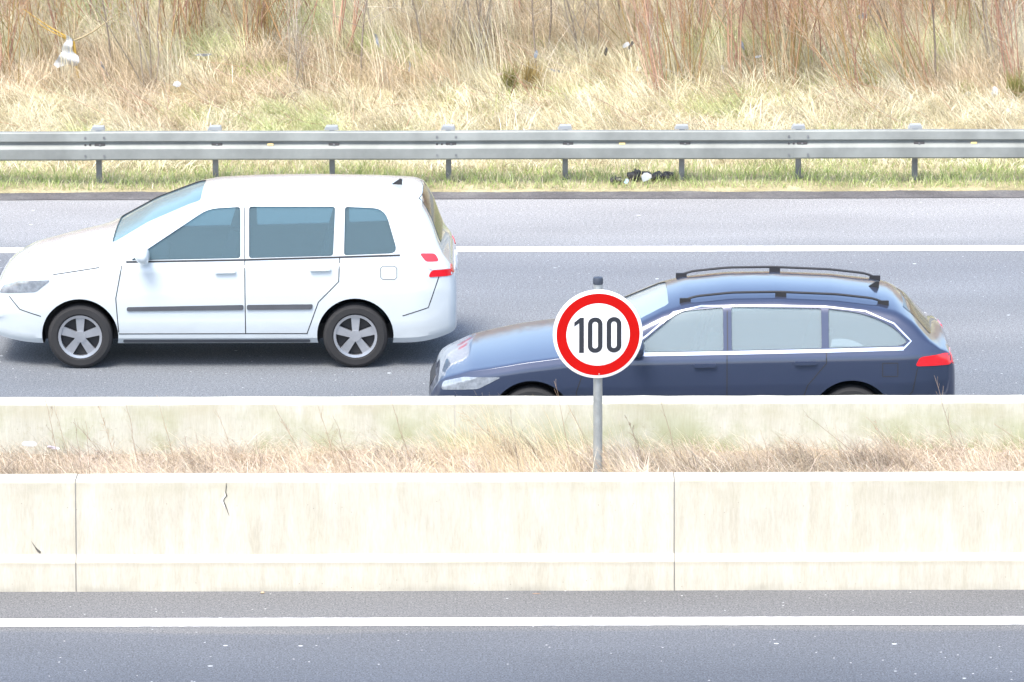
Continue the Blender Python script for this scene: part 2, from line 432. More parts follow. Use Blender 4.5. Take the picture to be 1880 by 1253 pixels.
# long runs beyond the frame, same section
def crack(root, pts, wds, m, name='crack'):
    """jagged ribbon on the near face (pts in world x,z)"""
    bm = bmesh.new(); prev = None
    def yf(z): return 41.645 - (.180 - (z-.29)/.578*.05) - .0035 if z > .29 else (41.645 - .245 + (z-.235)/.055*.065 - .004)
    for (x, z), wd in zip(pts, wds):
        a = bm.verts.new((x-wd/2-root.location.x, yf(z)-41.645, z)); b = bm.verts.new((x+wd/2-root.location.x, yf(z)-41.645, z))
        if prev: bm.faces.new((prev[0], prev[1], b, a))
        prev = (a, b)
    from_bm(name, bm, m, root)
def nf(px, py):
    p = at_y(px, py, 41.48); return (p.x, p.z)
P = [(415, 888), (415, 896), (414, 905), (416, 912), (411, 917), (410, 922), (413, 928), (416, 935), (418, 941), (421, 948)]
Wd = [.002, .008, .006, .01, .008, .01, .012, .007, .006, .002]
crack(near_row[2], [nf(*p) for p in P], Wd, M['crack'])
crack(near_row[2], [nf(p[0]-2.5, p[1]) for p in P[2:8]], [.002, .01, .014, .02, .012, .002], M['chip'], 'mortar_patch')
P = [(58, 994), (62, 1000), (65, 1004), (68, 1008), (72, 1012), (74, 1015)]
crack(near_row[1], [nf(*p) for p in P], [.002, .006, .008, .018, .03, .012], M['crack'], 'chip')

# ------------------------------------------------------------ guard rail
def guard_rail():
    YB = 58.80; Z0 = .345
    root = empty('guard_rail', (0, YB, 0), 'long grey steel guard rail on short posts along the grass verge', 'guard rail')
    prof = [(.030, .328), (-.010, .324), (-.022, .312), (-.036, .225), (-.030, .214), (.004, .207), (.002, .190), (-.039, .143), (-.045, .130), (-.050, .020), (-.040, .004), (.010, .0)]
    inner = [(y+.007, z) for y, z in prof]
    loop = prof + inner[::-1]
    for k in range(-3, 4):
        x0 = -4.898 + .006 + 4.0*k + 4.0*0; x1 = x0 + 4.0 + .10
        bm = bmesh.new()
        n = 10; xs = np.linspace(x0, x1, n+1); dy = -.0035 if k % 2 else .0
        rings = [[bm.verts.new((x, y+dy+.0015*math.sin(x*2.1), z+Z0+.002*math.sin(x*1.3+k))) for y, z in loop] for x in xs]
        L = len(loop)
        for a in range(n):
            for q in range(L): bm.faces.new((rings[a][q], rings[a+1][q], rings[a+1][(q+1) % L], rings[a][(q+1) % L]))
        bm.faces.new(rings[0][::-1]); bm.faces.new(rings[-1])
        beam = from_bm('rail_beam', bm, M['zinc'], root, True, 20)
        def bolt(x, z, yy, r=.014, m=M['zinc_post']):
            bm = bmesh.new(); cyl(bm, (x, yy, z+Z0), 'y', r, r*.55, .014, 10)
            from_bm('bolt', bm, m, beam, True)
        for bx in (x0+.045, x0+.26):
            bolt(bx, .265, -.036); bolt(bx, .060, -.057)
        for bx in (x0+.045, x0+.10, x0+.16, x0+.225):
            bolt(bx, .178, -.016, .013, M['zinc_dark'])
        # small amber reflector tucked in the trough
        rx = x0 + 2.15
        bm = bmesh.new(); box(bm, rx-.035, rx+.035, -.024, .0, Z0+.166, Z0+.190, .004)
        from_bm('reflector', bm, M['amber'], beam)
    for k in range(-5, 13):
        x = -.719 + 1.331*(k-3)
        zg = float(bank_z(x, YB+.19)) - .25
        pr = []
        bm = bmesh.new()            # sigma section post: web and two flanges
        box(bm, x-.031, x+.031, .150, .156, zg, .66); box(bm, x-.031, x-.025, .156, .230, zg, .66); box(bm, x+.025, x+.031, .156, .230, zg, .66)
        post = from_bm('post', bm, M['zinc_post'], root)
        bm = bmesh.new()
        pts = [(x-.085, .662), (x-.060, .704), (x+.065, .704), (x+.078, .662)]
        prism(bm, pts, 'y', .12, .24)
        from_bm('spacer_head', bm, M['zinc_bright'], post)
        bm = bmesh.new(); box(bm, x-.030, x+.090, -.022, -.006, Z0+.166, Z0+.194, .003)
        pl = from_bm('washer_plate', bm, M['zinc_dark'], root)
        bm = bmesh.new(); cyl(bm, (x+.03, -.026, Z0+.180), 'y', .012, .008, .012, 8)
        from_bm('bolt', bm, M['zinc_post'], pl)
        bm = bmesh.new(); box(bm, x-.03, x+.03, .048, .150, Z0+.155, Z0+.215)
        from_bm('bracket', bm, M['zinc_post'], post)
guard_rail()

# ------------------------------------------------------------ speed sign
def speed_sign():
    c = at_y(1098, 614, 43.05); X, Y, Zc = c
    root = empty('speed_limit_sign', (X, Y, .4), 'round red rimmed 100 speed limit sign on a grey pole between the barriers', 'road sign')
    bm = bmesh.new(); r = .0385
    lathe(bm, [(r, -.75), (r, 1.80), (r-.004, 1.80), (r-.004, -.75)], (0, .062, 0), 'z', 28)
    from_bm('pole', bm, M['pole'], root, True)
    bm = bmesh.new(); lathe(bm, [(.0001, 1.79), (.041, 1.79), (.043, 1.80), (.043, 1.835), (.038, 1.848), (.0001, 1.855)], (0, .062, 0), 'z', 28)
    from_bm('pole_cap', bm, M['cap'], root, True)
    a = bpy.data.objects.new('sign_panel', None)
    # panel: dished disc with folded rim; faces the camera, tipped a touch
    face = bmesh.new()
    lathe(face, [(.0001, 0), (.366, 0), (.376, .004), (.379, .014), (.379, .030), (.374, .030), (.373, .012), (.0001, .010)], (0, 0, 0), 'y', 96)
    p = from_bm('sign_panel', face, M['sign_white'], root, True, 30)
    p.location = (.0, -.012, Zc-.4); p.rotation_euler = (0, 0, R(5))
    bm = bmesh.new(); lathe(bm, [(.268, -.0015), (.351, -.0015), (.351, .003), (.268, .003)], (0, 0, 0), 'y', 96)
    from_bm('red_ring', bm, M['sign_red'], p, False)
    k = .00138; ox, oz = 386, 379
    def W2(x, z): return ((x-ox)*k, (oz-z)*k)
    def solid(pts, holes=None, name='digit'):
        bm = bmesh.new()
        if holes is None: prism(bm, pts, 'y', -.003, .002)
        else:
            n = len(pts)
            def ringv(P, t): return [bm.verts.new((q[0], t, q[1])) for q in P]
            A, B = ringv(pts, -.003), ringv(holes, -.003); A2, B2 = ringv(pts, .002), ringv(holes, .002)
            for i in range(n):
                j = (i+1) % n
                bm.faces.new((A[i], A[j], B[j], B[i])); bm.faces.new((A2[i], A2[j], B2[j], B2[i]))
                bm.faces.new((A[i], A[j], A2[j], A2[i])); bm.faces.new((B[i], B[j], B2[j], B2[i]))
        from_bm(name, bm, M['sign_black'], p)
    one = [W2(*q) for q in ((270, 491), (299, 491), (299, 272), (277, 272), (240, 300), (240, 327), (270, 306))]
    solid(one)
    def stad(x0, x1, z0, z1, rr, n=12):
        out = []
        for cx, cz, a0 in ((x1-rr, z0+rr, -90), (x1-rr, z1-rr, 0), (x0+rr, z1-rr, 90), (x0+rr, z0+rr, 180)):
            for i in range(n+1):
                a = R(a0 + 90*i/n); out.append(W2(cx+rr*math.cos(a), cz+rr*math.sin(a)))
        return out
    for x0, x1 in ((323, 413), (438, 528)):
        solid(stad(x0, x1, 272, 492, 43), stad(x0+28, x1-28, 299, 465, 16.5))
    bm = bmesh.new(); q = W2(392, 625); cyl(bm, (q[0], -.003, q[1]), 'y', .006, .005, .006, 10)
    from_bm('rivet', bm, M['sign_back'], p)
    q = W2(385, 600+50)
    for dz in (.20, -.20):              # clamps behind the panel
        bm = bmesh.new(); lathe(bm, [(.0395, Zc-.4+dz-.015), (.047, Zc-.4+dz-.015), (.047, Zc-.4+dz+.015), (.0395, Zc-.4+dz+.015)], (0, .062, 0), 'z', 20)
        box(bm, -.05, .05, .004, .020, Zc-.4+dz-.015, Zc-.4+dz+.015)
        from_bm('clamp', bm, M['sign_back'], root)
speed_sign()

# ------------------------------------------------------------ cars
def smooth_curve(pts, x, k=.05):
    xs = np.array([p[0] for p in pts]); zs = np.array([p[1] for p in pts])
    o = np.linspace(-2, 2, 17); wgt = np.exp(-o*o); wgt /= wgt.sum()
    return float(sum(wi*np.interp(x+oi*k, xs, zs) for wi, oi in zip(wgt, o)))
class CarShape:
    def __init__(s, L, Wm, top, belt, tumble, crown, zb=.2, fr=(.75, .30), rr=(.5, .17)):
        s.L, s.W, s.top, s.belt, s.tumble, s.crown, s.zb, s.fr, s.rr = L, Wm, top, belt, tumble, crown, zb, fr, rr
        s.cache = {}
        s.stations = sorted(set([0, .008, .02, .04, .07] + [round(.05*i, 4) for i in range(2, int(L/.05)+1) if .05*i < L-.075] + [L-.07, L-.04, L-.02, L-.008, L]))
    def w(s, x):
        f = 1.0
        if x < s.fr[0]: f -= s.fr[1]*(1-max(x, 0)/s.fr[0])**2.6
        d = s.L-x
        if d < s.rr[0]: f -= s.rr[1]*(1-max(d, 0)/s.rr[0])**2.4
        return s.W*f
    def zt(s, x): return smooth_curve(s.top, x, .022)
    def sec(s, x):
        key = round(x, 4)
        if key in s.cache: return s.cache[key]
        W_, zt = s.w(x), s.zt(x)
        zb = s.zb + .07*max(0, 1-x/.5)**2 + .10*max(0, 1-(s.L-x)/.5)**2
        bl = float(np.interp(x, [p[0] for p in s.belt], [p[1] for p in s.belt]))
        zs = min(bl, zt-.05)
        cr = min(s.crown, .5*(zt-zs)+.012)
        kz = zt-cr; hgt = max(kz-zs, .005)
        ky = .955*W_ - s.tumble*hgt - .06*min(1, hgt/.3)*hgt
        P = []
        def seg(a, b, n, curve=0):
            for i in range(n):
                t = i/n; P.append((a[0]+(b[0]-a[0])*t, a[1]+(b[1]-a[1])*t))
        zm = zb + .62*(zs-zb)
        side = [(0, zb), (.84*W_, zb), (.925*W_, zb+.015), (.965*W_, zb+.07), (.985*W_, zb+.20), (.998*W_, zm-.10), (W_, zm), (.995*W_, zm+.05), (.978*W_, zs-.05), (.955*W_, zs)]
        ns = [3, 2, 2, 3, 4, 3, 3, 4, 3]
        for i in range(len(side)-1): seg(side[i], side[i+1], ns[i])
        r = min(.09, hgt*.6); 
        S = Vector(side[-1]); K = Vector((ky, kz)); d = (K-S).normalized()
        A = K - d*r
        def roofz(y): return kz + cr*(1-min(1, abs(y)/ky)**2.2)
        yb = ky - min(.10, .5*ky); B = Vector((yb, roofz(yb)))
        seg(S, A, 8)
        for i in range(8):
            t = i/8; q = (1-t)**2*A + 2*t*(1-t)*Vector((ky, kz+.3*(B.y-kz))) + t*t*B; P.append((q.x, q.y))
        for i in range(13):
            y = yb*(1-i/12); P.append((y, roofz(y)))
        # shrink the very ends for rounded nose and tail
        e = 1.0
        for dd in (x, s.L-x):
            if dd < .07: e *= .90 + .10*math.sin(math.acos(max(0, min(1, 1-dd/.07))))
        zc = .55
        P = [(y*e, zc+(z-zc)*e) for y, z in P]
        s.cache[key] = P; return P
    def at(s, x):
        """section interpolated exactly as the body mesh is"""
        x = min(max(x, 0), s.L); st = s.stations
        i = min(max(int(np.searchsorted(st, x, 'right'))-1, 0), len(st)-2)
        t = (x-st[i])/(st[i+1]-st[i])
        return (1-t)*np.array(s.sec(st[i])) + t*np.array(s.sec(st[i+1]))
    def hw(s, x, z):
        P = s.at(x)[5:]
        if z > P[-1, 1]: return 0.0 if z < P[-1, 1]+.004 else -1
        if z < P[0, 1]-.03: return -1
        return float(np.interp(z, P[:, 1], P[:, 0]))
    def topz(s, x, y):
        P = s.at(x)[-30:][::-1]
        return float(np.interp(abs(y), P[:, 0], P[:, 1]))
    def endx(s, y, z, rear):
        n = 90
        for i in range(n):
            x = s.L - i*.02 if rear else i*.02
            h = s.hw(x, z)
            if h >= abs(y):
                o = x + .02 if rear else x - .02
                o = min(max(o, 0), s.L)
                for _ in range(7):
                    m_ = (o+x)/2
                    if s.hw(m_, z) >= abs(y): x = m_
                    else: o = m_
                return x
        return s.L-1.5 if rear else 1.5
    def solid(s, xs, f=None):
        bm = bmesh.new(); rings = []
        for x in xs:
            P = s.sec(x)
            if f: P = [f(x, y, z) for y, z in P]
            full = P + [(-y, z) for y, z in P[-2:0:-1]]
            rings.append([bm.verts.new((x, y, z)) for y, z in full])
        n = len(rings[0])
        for a in range(len(rings)-1):
            for i in range(n): bm.faces.new((rings[a][i], rings[a+1][i], rings[a+1][(i+1) % n], rings[a][(i+1) % n]))
        bm.faces.new(rings[0][::-1]); bm.faces.new(rings[-1])
        bmesh.ops.recalc_face_normals(bm, faces=bm.faces)
        return bm

def subdiv_poly(poly, step=.07):
    bm = bmesh.new(); f = bm.faces.new([bm.verts.new((p[0], p[1], 0)) for p in poly])
    x0, x1 = min(p[0] for p in poly), max(p[0] for p in poly); y0, y1 = min(p[1] for p in poly), max(p[1] for p in poly)
    for ax, a, b in ((0, x0, x1), (1, y0, y1)):
        n = int((b-a)/step)
        for i in range(1, n+1):
            t = a+(b-a)*i/(n+1); co = [0, 0, 0]; no = [0, 0, 0]; co[ax] = t; no[ax] = 1
            bmesh.ops.bisect_plane(bm, geom=bm.verts[:]+bm.edges[:]+bm.faces[:], plane_co=co, plane_no=no)
    return bm
def patch(shape, poly, mode, off, thick, m, name, parent, side=-1, step=.07):
    bm = subdiv_poly(poly, step)
    bmesh.ops.recalc_face_normals(bm, faces=bm.faces)
    back = {}
    for v in bm.verts:
        a, b = v.co.x, v.co.y
        if mode == 'side':
            b = min(b, shape.at(a)[-1, 1]-.03)
            v.co = Vector((a, side*(shape.hw(a, b)+off), b))
        elif mode == 'front': v.co = Vector((shape.endx(a, b, False)-off, a, b))
        elif mode == 'rear': v.co = Vector((shape.endx(a, b, True)+off, a, b))
        elif mode == 'top': v.co = Vector((a, b, shape.topz(a, b)+off))
    d = {'side': Vector((0, -side, 0)), 'front': Vector((1, 0, 0)), 'rear': Vector((-1, 0, 0)), 'top': Vector((0, 0, -1))}[mode]*thick
    r = bmesh.ops.extrude_face_region(bm, geom=bm.faces[:])
    for v in [e for e in r['geom'] if isinstance(e, bmesh.types.BMVert)]: v.co += d
    return from_bm(name, bm, m, parent, True, 40)
def ribbon(shape, pts, wd, m, name, parent, side, off=.0015):
    """thin dark shut line or moulding along (x,z) points"""
    bm = bmesh.new(); prev = None; dense = []
    for i in range(len(pts)-1):
        a, b = Vector(pts[i]), Vector(pts[i+1]); n = max(1, int((b-a).length/.04))
        dense += [a.lerp(b, t/n) for t in range(n)]
    dense.append(Vector(pts[-1]))
    for i, p in enumerate(dense):
        t = (dense[min(i+1, len(dense)-1)] - dense[max(i-1, 0)]).normalized(); nrm = Vector((-t.y, t.x))*wd/2
        r = []
        for q in (p-nrm, p+nrm):
            y = side*(shape.hw(q.x, q.y)+off); r += [bm.verts.new((q.x, y, q.y)), bm.verts.new((q.x, y-side*.006, q.y))]
        if prev:
            bm.faces.new((prev[0], r[0], r[2], prev[2])); bm.faces.new((prev[1], r[1], r[0], prev[0])); bm.faces.new((prev[2], r[2], r[3], prev[3]))
        prev = r
    return from_bm(name, bm, m, parent)
def boolean(base, cutters):
    for c in cutters:
        md = base.modifiers.new('b', 'BOOLEAN'); md.operation = 'DIFFERENCE'; md.solver = 'EXACT'; md.object = c
        try: md.material_mode = 'TRANSFER'
        except Exception: pass
    dg = bpy.context.evaluated_depsgraph_get(); dg.update()
    me = bpy.data.meshes.new_from_object(base.evaluated_get(dg))
    base.modifiers.clear(); old = base.data; base.data = me; bpy.data.meshes.remove(old)
    for c in cutters:
        md = c.data; bpy.data.objects.remove(c); bpy.data.meshes.remove(md)
def make_wheel(parent, x, y, r, side, wd=.20, spokes=5):
    root = bpy.data.objects.new('wheel', None); C.objects.link(root); root.parent = parent; root.location = (x, y, r); root.empty_display_size = .1
    h = wd/2; ri = r*.66
    bm = bmesh.new()
    lathe(bm, [(ri, -h*.85), (ri+.02, -h), (r-.035, -h), (r-.008, -h*.82), (r, -h*.5), (r, h*.5), (r-.008, h*.82), (r-.035, h), (ri+.02, h), (ri, h*.85)], (0, 0, 0), 'y', 40)
    from_bm('tyre', bm, M['rubber'], root, True, 30)
    bm = bmesh.new()
    lathe(bm, [(ri*.90, side*h*.9), (ri+.004, side*h*.95), (ri+.004, -side*h*.8), (ri*.93, -side*h*.8)], (0, 0, 0), 'y', 40)
    cyl(bm, (0, side*h*.62, 0), 'y', .055, .055, .05, 20)
    for i in range(spokes):
        a = 2*math.pi*i/spokes + .3
        ca, sa = math.cos(a), math.sin(a)
        v = []
        for rr, ww in ((.03, .030), (ri*.96, .045)):
            for sg in (-1, 1):
                for yy in (side*h*.75, side*h*.45):
                    v.append(bm.verts.new((rr*ca - sg*ww*sa, yy, rr*sa + sg*ww*ca)))
        for q in ((0, 4, 6, 2), (1, 3, 7, 5), (0, 1, 5, 4), (2, 6, 7, 3), (4, 5, 7, 6), (0, 2, 3, 1)): bm.faces.new([v[i_] for i_ in q])
    from_bm('rim', bm, M['alloy'], root, True, 30)
    bm = bmesh.new(); cyl(bm, (0, side*h*.05, 0), 'y', ri*.9, ri*.9, .03, 32)
    from_bm('brake_disc', bm, M['black_trim'], root)

def stretch(cf, k):
    """lengthen a car's description along x, leaving heights and wheels alone"""
    X = lambda P_: [(p[0]*k, *p[1:]) for p in P_]
    c = dict(cf); c['L'] = cf['L']*k
    for n_ in ('top', 'belt', 'head_side', 'handles', 'seats'): c[n_] = X(cf[n_])
    c['windows'] = [X(q) for q in cf['windows']]; c['seams'] = [X(q) for q in cf['seams']]
    c['frames'] = [(X(q[0]), q[1], q[2]) for q in cf['frames']]
    c['trims'] = [(X(q[0]), q[1], q[2]) for q in cf['trims']]; c['tails'] = [(X(q[0]), q[1]) for q in cf['tails']]
    wh = cf['wheels']; c['wheels'] = (wh[0]*k, wh[1]*k, wh[2]); c['cabin'] = tuple(v*k for v in cf['cabin'])
    sn = cf['screen']; c['screen'] = (sn[0]*k, sn[1]*k, *sn[2:]); c['mirror'] = (cf['mirror'][0]*k, cf['mirror'][1])
    c['dash'] = (cf['dash'][0]*k, cf['dash'][1]*k, cf['dash'][2])
    return c
def build_car(name, label, loc, cf):
    S = CarShape(cf['L'], cf['W'], cf['top'], cf['belt'], cf['tumble'], cf['crown'], cf.get('zb', .2), cf.get('fr', (.75, .3)), cf.get('rr', (.5, .17)))
    root = empty(name, loc, label, 'car')
    L, W_ = S.L, S.W; wf, wr, r = cf['wheels']
    xs = S.stations
    body = from_bm('body', S.solid(xs), [cf['paint'], M['black_trim'], M['interior']], root, True, 40)
    cut = []
    def cutter(bm, m):
        bmesh.ops.recalc_face_normals(bm, faces=bm.faces); me = bpy.data.meshes.new('cut'); bm.to_mesh(me); bm.free(); me.materials.append(m)
        o = bpy.data.objects.new('cut', me); C.objects.link(o); o.parent = root; cut.append(o)
    c0, c1 = cf['cabin']
    def inset(x, y, z):
        zt = S.zt(x); zf = .38
        yy = y*(1-.055/W_) if z < cf['belt'][0][1]-.1 else y*(1-.05/W_)
        zz = zf if z < zf else zf + (z-zf)*((zt-.05-zf)/max(.01, zt-zf))
        return (yy, zz)
    cx = [x for x in xs if c0 <= x <= c1]
    bm = bmesh.new()
    cavs = S.solid(cx, inset); bm.free()
    cutter(cavs, M['interior'])
    if cf.get('full', True):
        for wpoly in cf['windows']:
            bm = bmesh.new(); prism(bm, roundpoly(wpoly, .05), 'y', -1.3, 1.3); cutter(bm, cf['frame'])
        bm = bmesh.new(); ws = cf['screen']; prism(bm, roundpoly([(ws[0], -ws[2]), (ws[1], -ws[3]), (ws[1], ws[3]), (ws[0], ws[2])], .08), 'z', ws[4], 2.2); cutter(bm, M['black_trim'])
    for wx in (wf, wr):
        for sd_ in (-1, 1):
            bm = bmesh.new(); cyl(bm, (wx, sd_*(W_+.1-.22), r+.01), 'y', r+.055, r+.055, .44, 48); cutter(bm, M['black_trim'])
    bpy.context.view_layer.update()
    boolean(body, cut)
    for p in body.data.polygons: p.use_smooth = True
    body.data.set_sharp_from_angle(angle=R(24))
    # panes
    if cf.get('full', True):
        for wpoly in cf['windows']:
            for sd_ in (-1, 1):
                patch(S, roundpoly([(p[0], p[1]) for p in wpoly], .05) if len(wpoly[0]) < 3 else roundpoly(wpoly, .05), 'side', -.014, .004, cf['glass'], 'window', root, sd_)
        ws = cf['screen']
        patch(S, roundpoly([(ws[0], -ws[2]), (ws[1], -ws[3]), (ws[1], ws[3]), (ws[0], ws[2])], .08), 'top', -.014, .004, cf['glass'], 'windscreen', root)
    for sd_ in (-1, 1):
        for wpoly in cf.get('frames', []):
            ribbon(S, wpoly[0], wpoly[1], wpoly[2], 'window_trim', root, sd_, .004)
        for pts in cf['seams']: ribbon(S, pts, .009 if len(pts) < 8 else .005, M['black_trim'], 'door_gap', root, sd_)
        for hx, hz in cf['handles']:
            h = patch(S, roundpoly([(hx-.10, hz-.018), (hx+.10, hz-.014), (hx+.10, hz+.018), (hx-.10, hz+.016)], .015), 'side', .028, .03, cf['paint'], 'door_handle', root, sd_, .05)
        for poly, mm, th in cf.get('trims', []):
            patch(S, roundpoly(poly, .02), 'side', th, th+.004, mm, 'side_trim', root, sd_)
        for poly, mm in cf['tails']:
            patch(S, roundpoly(poly, .03), 'side', .006, .012, mm, 'tail_light', root, sd_, .03)
        for poly, mm in cf['tails_rear']:
            q = [(sd_*a, b) for a, b in poly]
            patch(S, roundpoly(q, .03), 'rear', .006, .012, mm, 'tail_light', root, sd_, .04)
        patch(S, roundpoly(cf['head_side'], .03), 'side', .004, .012, M['head'], 'headlight', root, sd_, .03)
        mx, mz = cf['mirror']; my = S.hw(mx, mz)
        bm = bmesh.new(); bmesh.ops.create_uvsphere(bm, u_segments=18, v_segments=12, radius=1)
        for v in bm.verts:
            c = v.co; v.co = Vector((mx + .10*c.x*(1 if c.x < 0 else .5), sd_*(my+.13+.12*c.y), mz+.04+.088*c.z))
        mo = from_bm('wing_mirror', bm, cf['paint'], root, True)
        bm = bmesh.new(); box(bm, mx-.03, mx+.03, min(sd_*(my-.01), sd_*(my+.08)), max(sd_*(my-.01), sd_*(my+.08)), mz-.03, mz+.0, .008)
        from_bm('mirror_foot', bm, M['black_trim'], mo)
    for poly, mode, mm, nm in cf['ends']:
        patch(S, roundpoly(poly, .04), mode, .005, .012, mm, nm, root, 1, .06)
    for (wx, sd_) in ((wf, -1), (wf, 1), (wr, -1), (wr, 1)):
        make_wheel(root, wx, sd_*(W_-.125), r, sd_, .205, cf.get('spokes', 5))
    # cabin
    if cf.get('full', True):
        for sx, n_ in cf['seats']:
            ys = (-.36, .36) if n_ == 2 else (0,)
            for yy in ys:
                hwid = .25 if n_ == 2 else .60
                bm = bmesh.new(); zz = cf['seat_z']
                box(bm, sx-.48, sx+.02, yy-hwid, yy+hwid, zz-.12, zz+.02, .04)
                prism(bm, roundpoly([(sx-.04, zz), (sx+.10, zz), (sx+.24, zz+.58), (sx+.14, zz+.60)], .03), 'y', yy-hwid, yy+hwid)
                for hy in ((yy,) if n_ == 2 else (-.38, .38)):
                    prism(bm, roundpoly([(sx+.15, zz+.60), (sx+.25, zz+.60), (sx+.29, zz+.78), (sx+.20, zz+.79)], .03), 'y', hy-.13, hy+.13)
                from_bm('seat', bm, M['interior'], root, True)
        dx = cf['dash']; bm = bmesh.new(); prism(bm, roundpoly([(dx[0], .6), (dx[0]-.02, dx[2]), (dx[1]-.12, dx[2]-.01), (dx[1], dx[2]-.12), (dx[1]-.05, .6)], .04), 'y', -W_+.12, W_-.12)
        from_bm('dashboard', bm, M['interior'], root, True)
    return root, S

# white high-roofed family car in the middle lane, nose to the left
Lw = 4.36
white_cfg = dict(L=Lw, W=.885, zb=.23,
    top=[(0, .66), (.04, .74), (.12, .86), (.35, .99), (.98, 1.15), (1.08, 1.19), (1.5, 1.44), (1.90, 1.605), (2.10, 1.645), (2.5, 1.668), (3.0, 1.672), (3.6, 1.66), (3.95, 1.64), (4.04, 1.61), (4.14, 1.42), (4.22, 1.16), (4.30, 1.05), (4.345, .98), (4.36, .80)],
    belt=[(0, .85), (1.1, 1.03), (4.4, 1.10)], tumble=.20, crown=.045, fr=(.85, .28), rr=(.45, .14), wheels=(.86, 3.42, .315), cabin=(1.05, 3.95),
    windows=[[(1.34, 1.065, .03), (2.36, 1.085, .03), (2.36, 1.565, .03), (2.06, 1.548, .10)],
             [(2.44, 1.085, .03), (3.22, 1.105, .03), (3.24, 1.565, .03), (2.44, 1.568, .03)],
             [(3.32, 1.11, .03), (3.82, 1.13, .08), (3.70, 1.548, .12), (3.33, 1.565, .03)]],
    frame=M['black_trim'], screen=(1.16, 1.98, .70, .56, 1.0), glass=M['glass'], paint=M['white_paint'],
    frames=[([(1.30, 1.052), (2.40, 1.070), (3.20, 1.092), (3.84, 1.112)], .016, M['black_trim'])],
    seams=[[(1.22, .36), (1.20, .70), (1.26, 1.02)], [(2.40, .34), (2.40, 1.07)], [(2.40, 1.08), (2.40, 1.60)], [(3.28, 1.09), (3.27, .86), (3.08, .66), (2.99, .40), (2.97, .34)], [(1.22, .345), (2.97, .345)], [(.62, .93), (1.05, 1.0)], [(3.68, .88), (3.79, .88), (3.81, .90), (3.81, .99), (3.79, 1.01), (3.68, 1.01), (3.66, .99), (3.66, .90), (3.68, .88)], [(3.86, .52), (4.10, .60), (4.20, .90)], [(.50, .52), (.30, .58), (.20, .70)]],
    handles=[(2.22, .965), (3.10, .985)],
    trims=[([(1.30, .575), (2.385, .585), (2.385, .635), (1.30, .615)], M['grey_trim'], .012), ([(2.415, .585), (3.02, .59), (3.03, .64), (2.415, .635)], M['grey_trim'], .012),
           ([(1.26, .250), (3.00, .250), (3.00, .285), (1.26, .285)], M['grey_trim'], .008)],
    tails=[([(4.02, 1.13), (4.165, 1.125), (4.205, 1.050), (4.08, 1.050)], M['tail_red']), ([(4.10, .900), (4.335, .900), (4.325, .965), (4.13, .965)], M['tail_red']), ([(4.12, .970), (4.30, .970), (4.22, 1.044), (4.09, 1.044)], M['tail_clear'])],
    tails_rear=[([(.62, .92), (.76, .92), (.76, 1.0), (.64, 1.0)], M['tail_red'])],
    head_side=[(.10, .72), (.46, .76), (.60, .88), (.30, .86), (.14, .80)], head_front=[(.36, .70), (.60, .72), (.56, .83), (.40, .82)],
    mirror=(1.48, 1.10),
    ends=[([(-.34, .60), (.34, .60), (.32, .76), (-.32, .76)], 'front', M['black_trim'], 'grille'), ([(-.52, .30), (.52, .30), (.48, .44), (-.48, .44)], 'front', M['black_trim'], 'air_intake'),
          ([(-.56, 1.18), (.56, 1.18), (.50, 1.60), (-.50, 1.60)], 'rear', M['dark_glass'], 'rear_window'), ([(-.26, .84), (.26, .84), (.26, .95), (-.26, .95)], 'rear', M['plate'], 'number_plate')],
    seats=[(2.12, 2), (3.05, 1)], seat_z=.72, dash=(1.12, 1.62, 1.03))
p0 = at_z(-20, 675, 0)
white_cfg = stretch(white_cfg, 1.04)
white, SW = build_car('family_car', 'white high-roofed family car driving left in the middle lane', (p0.x, 50.45, 0), white_cfg)

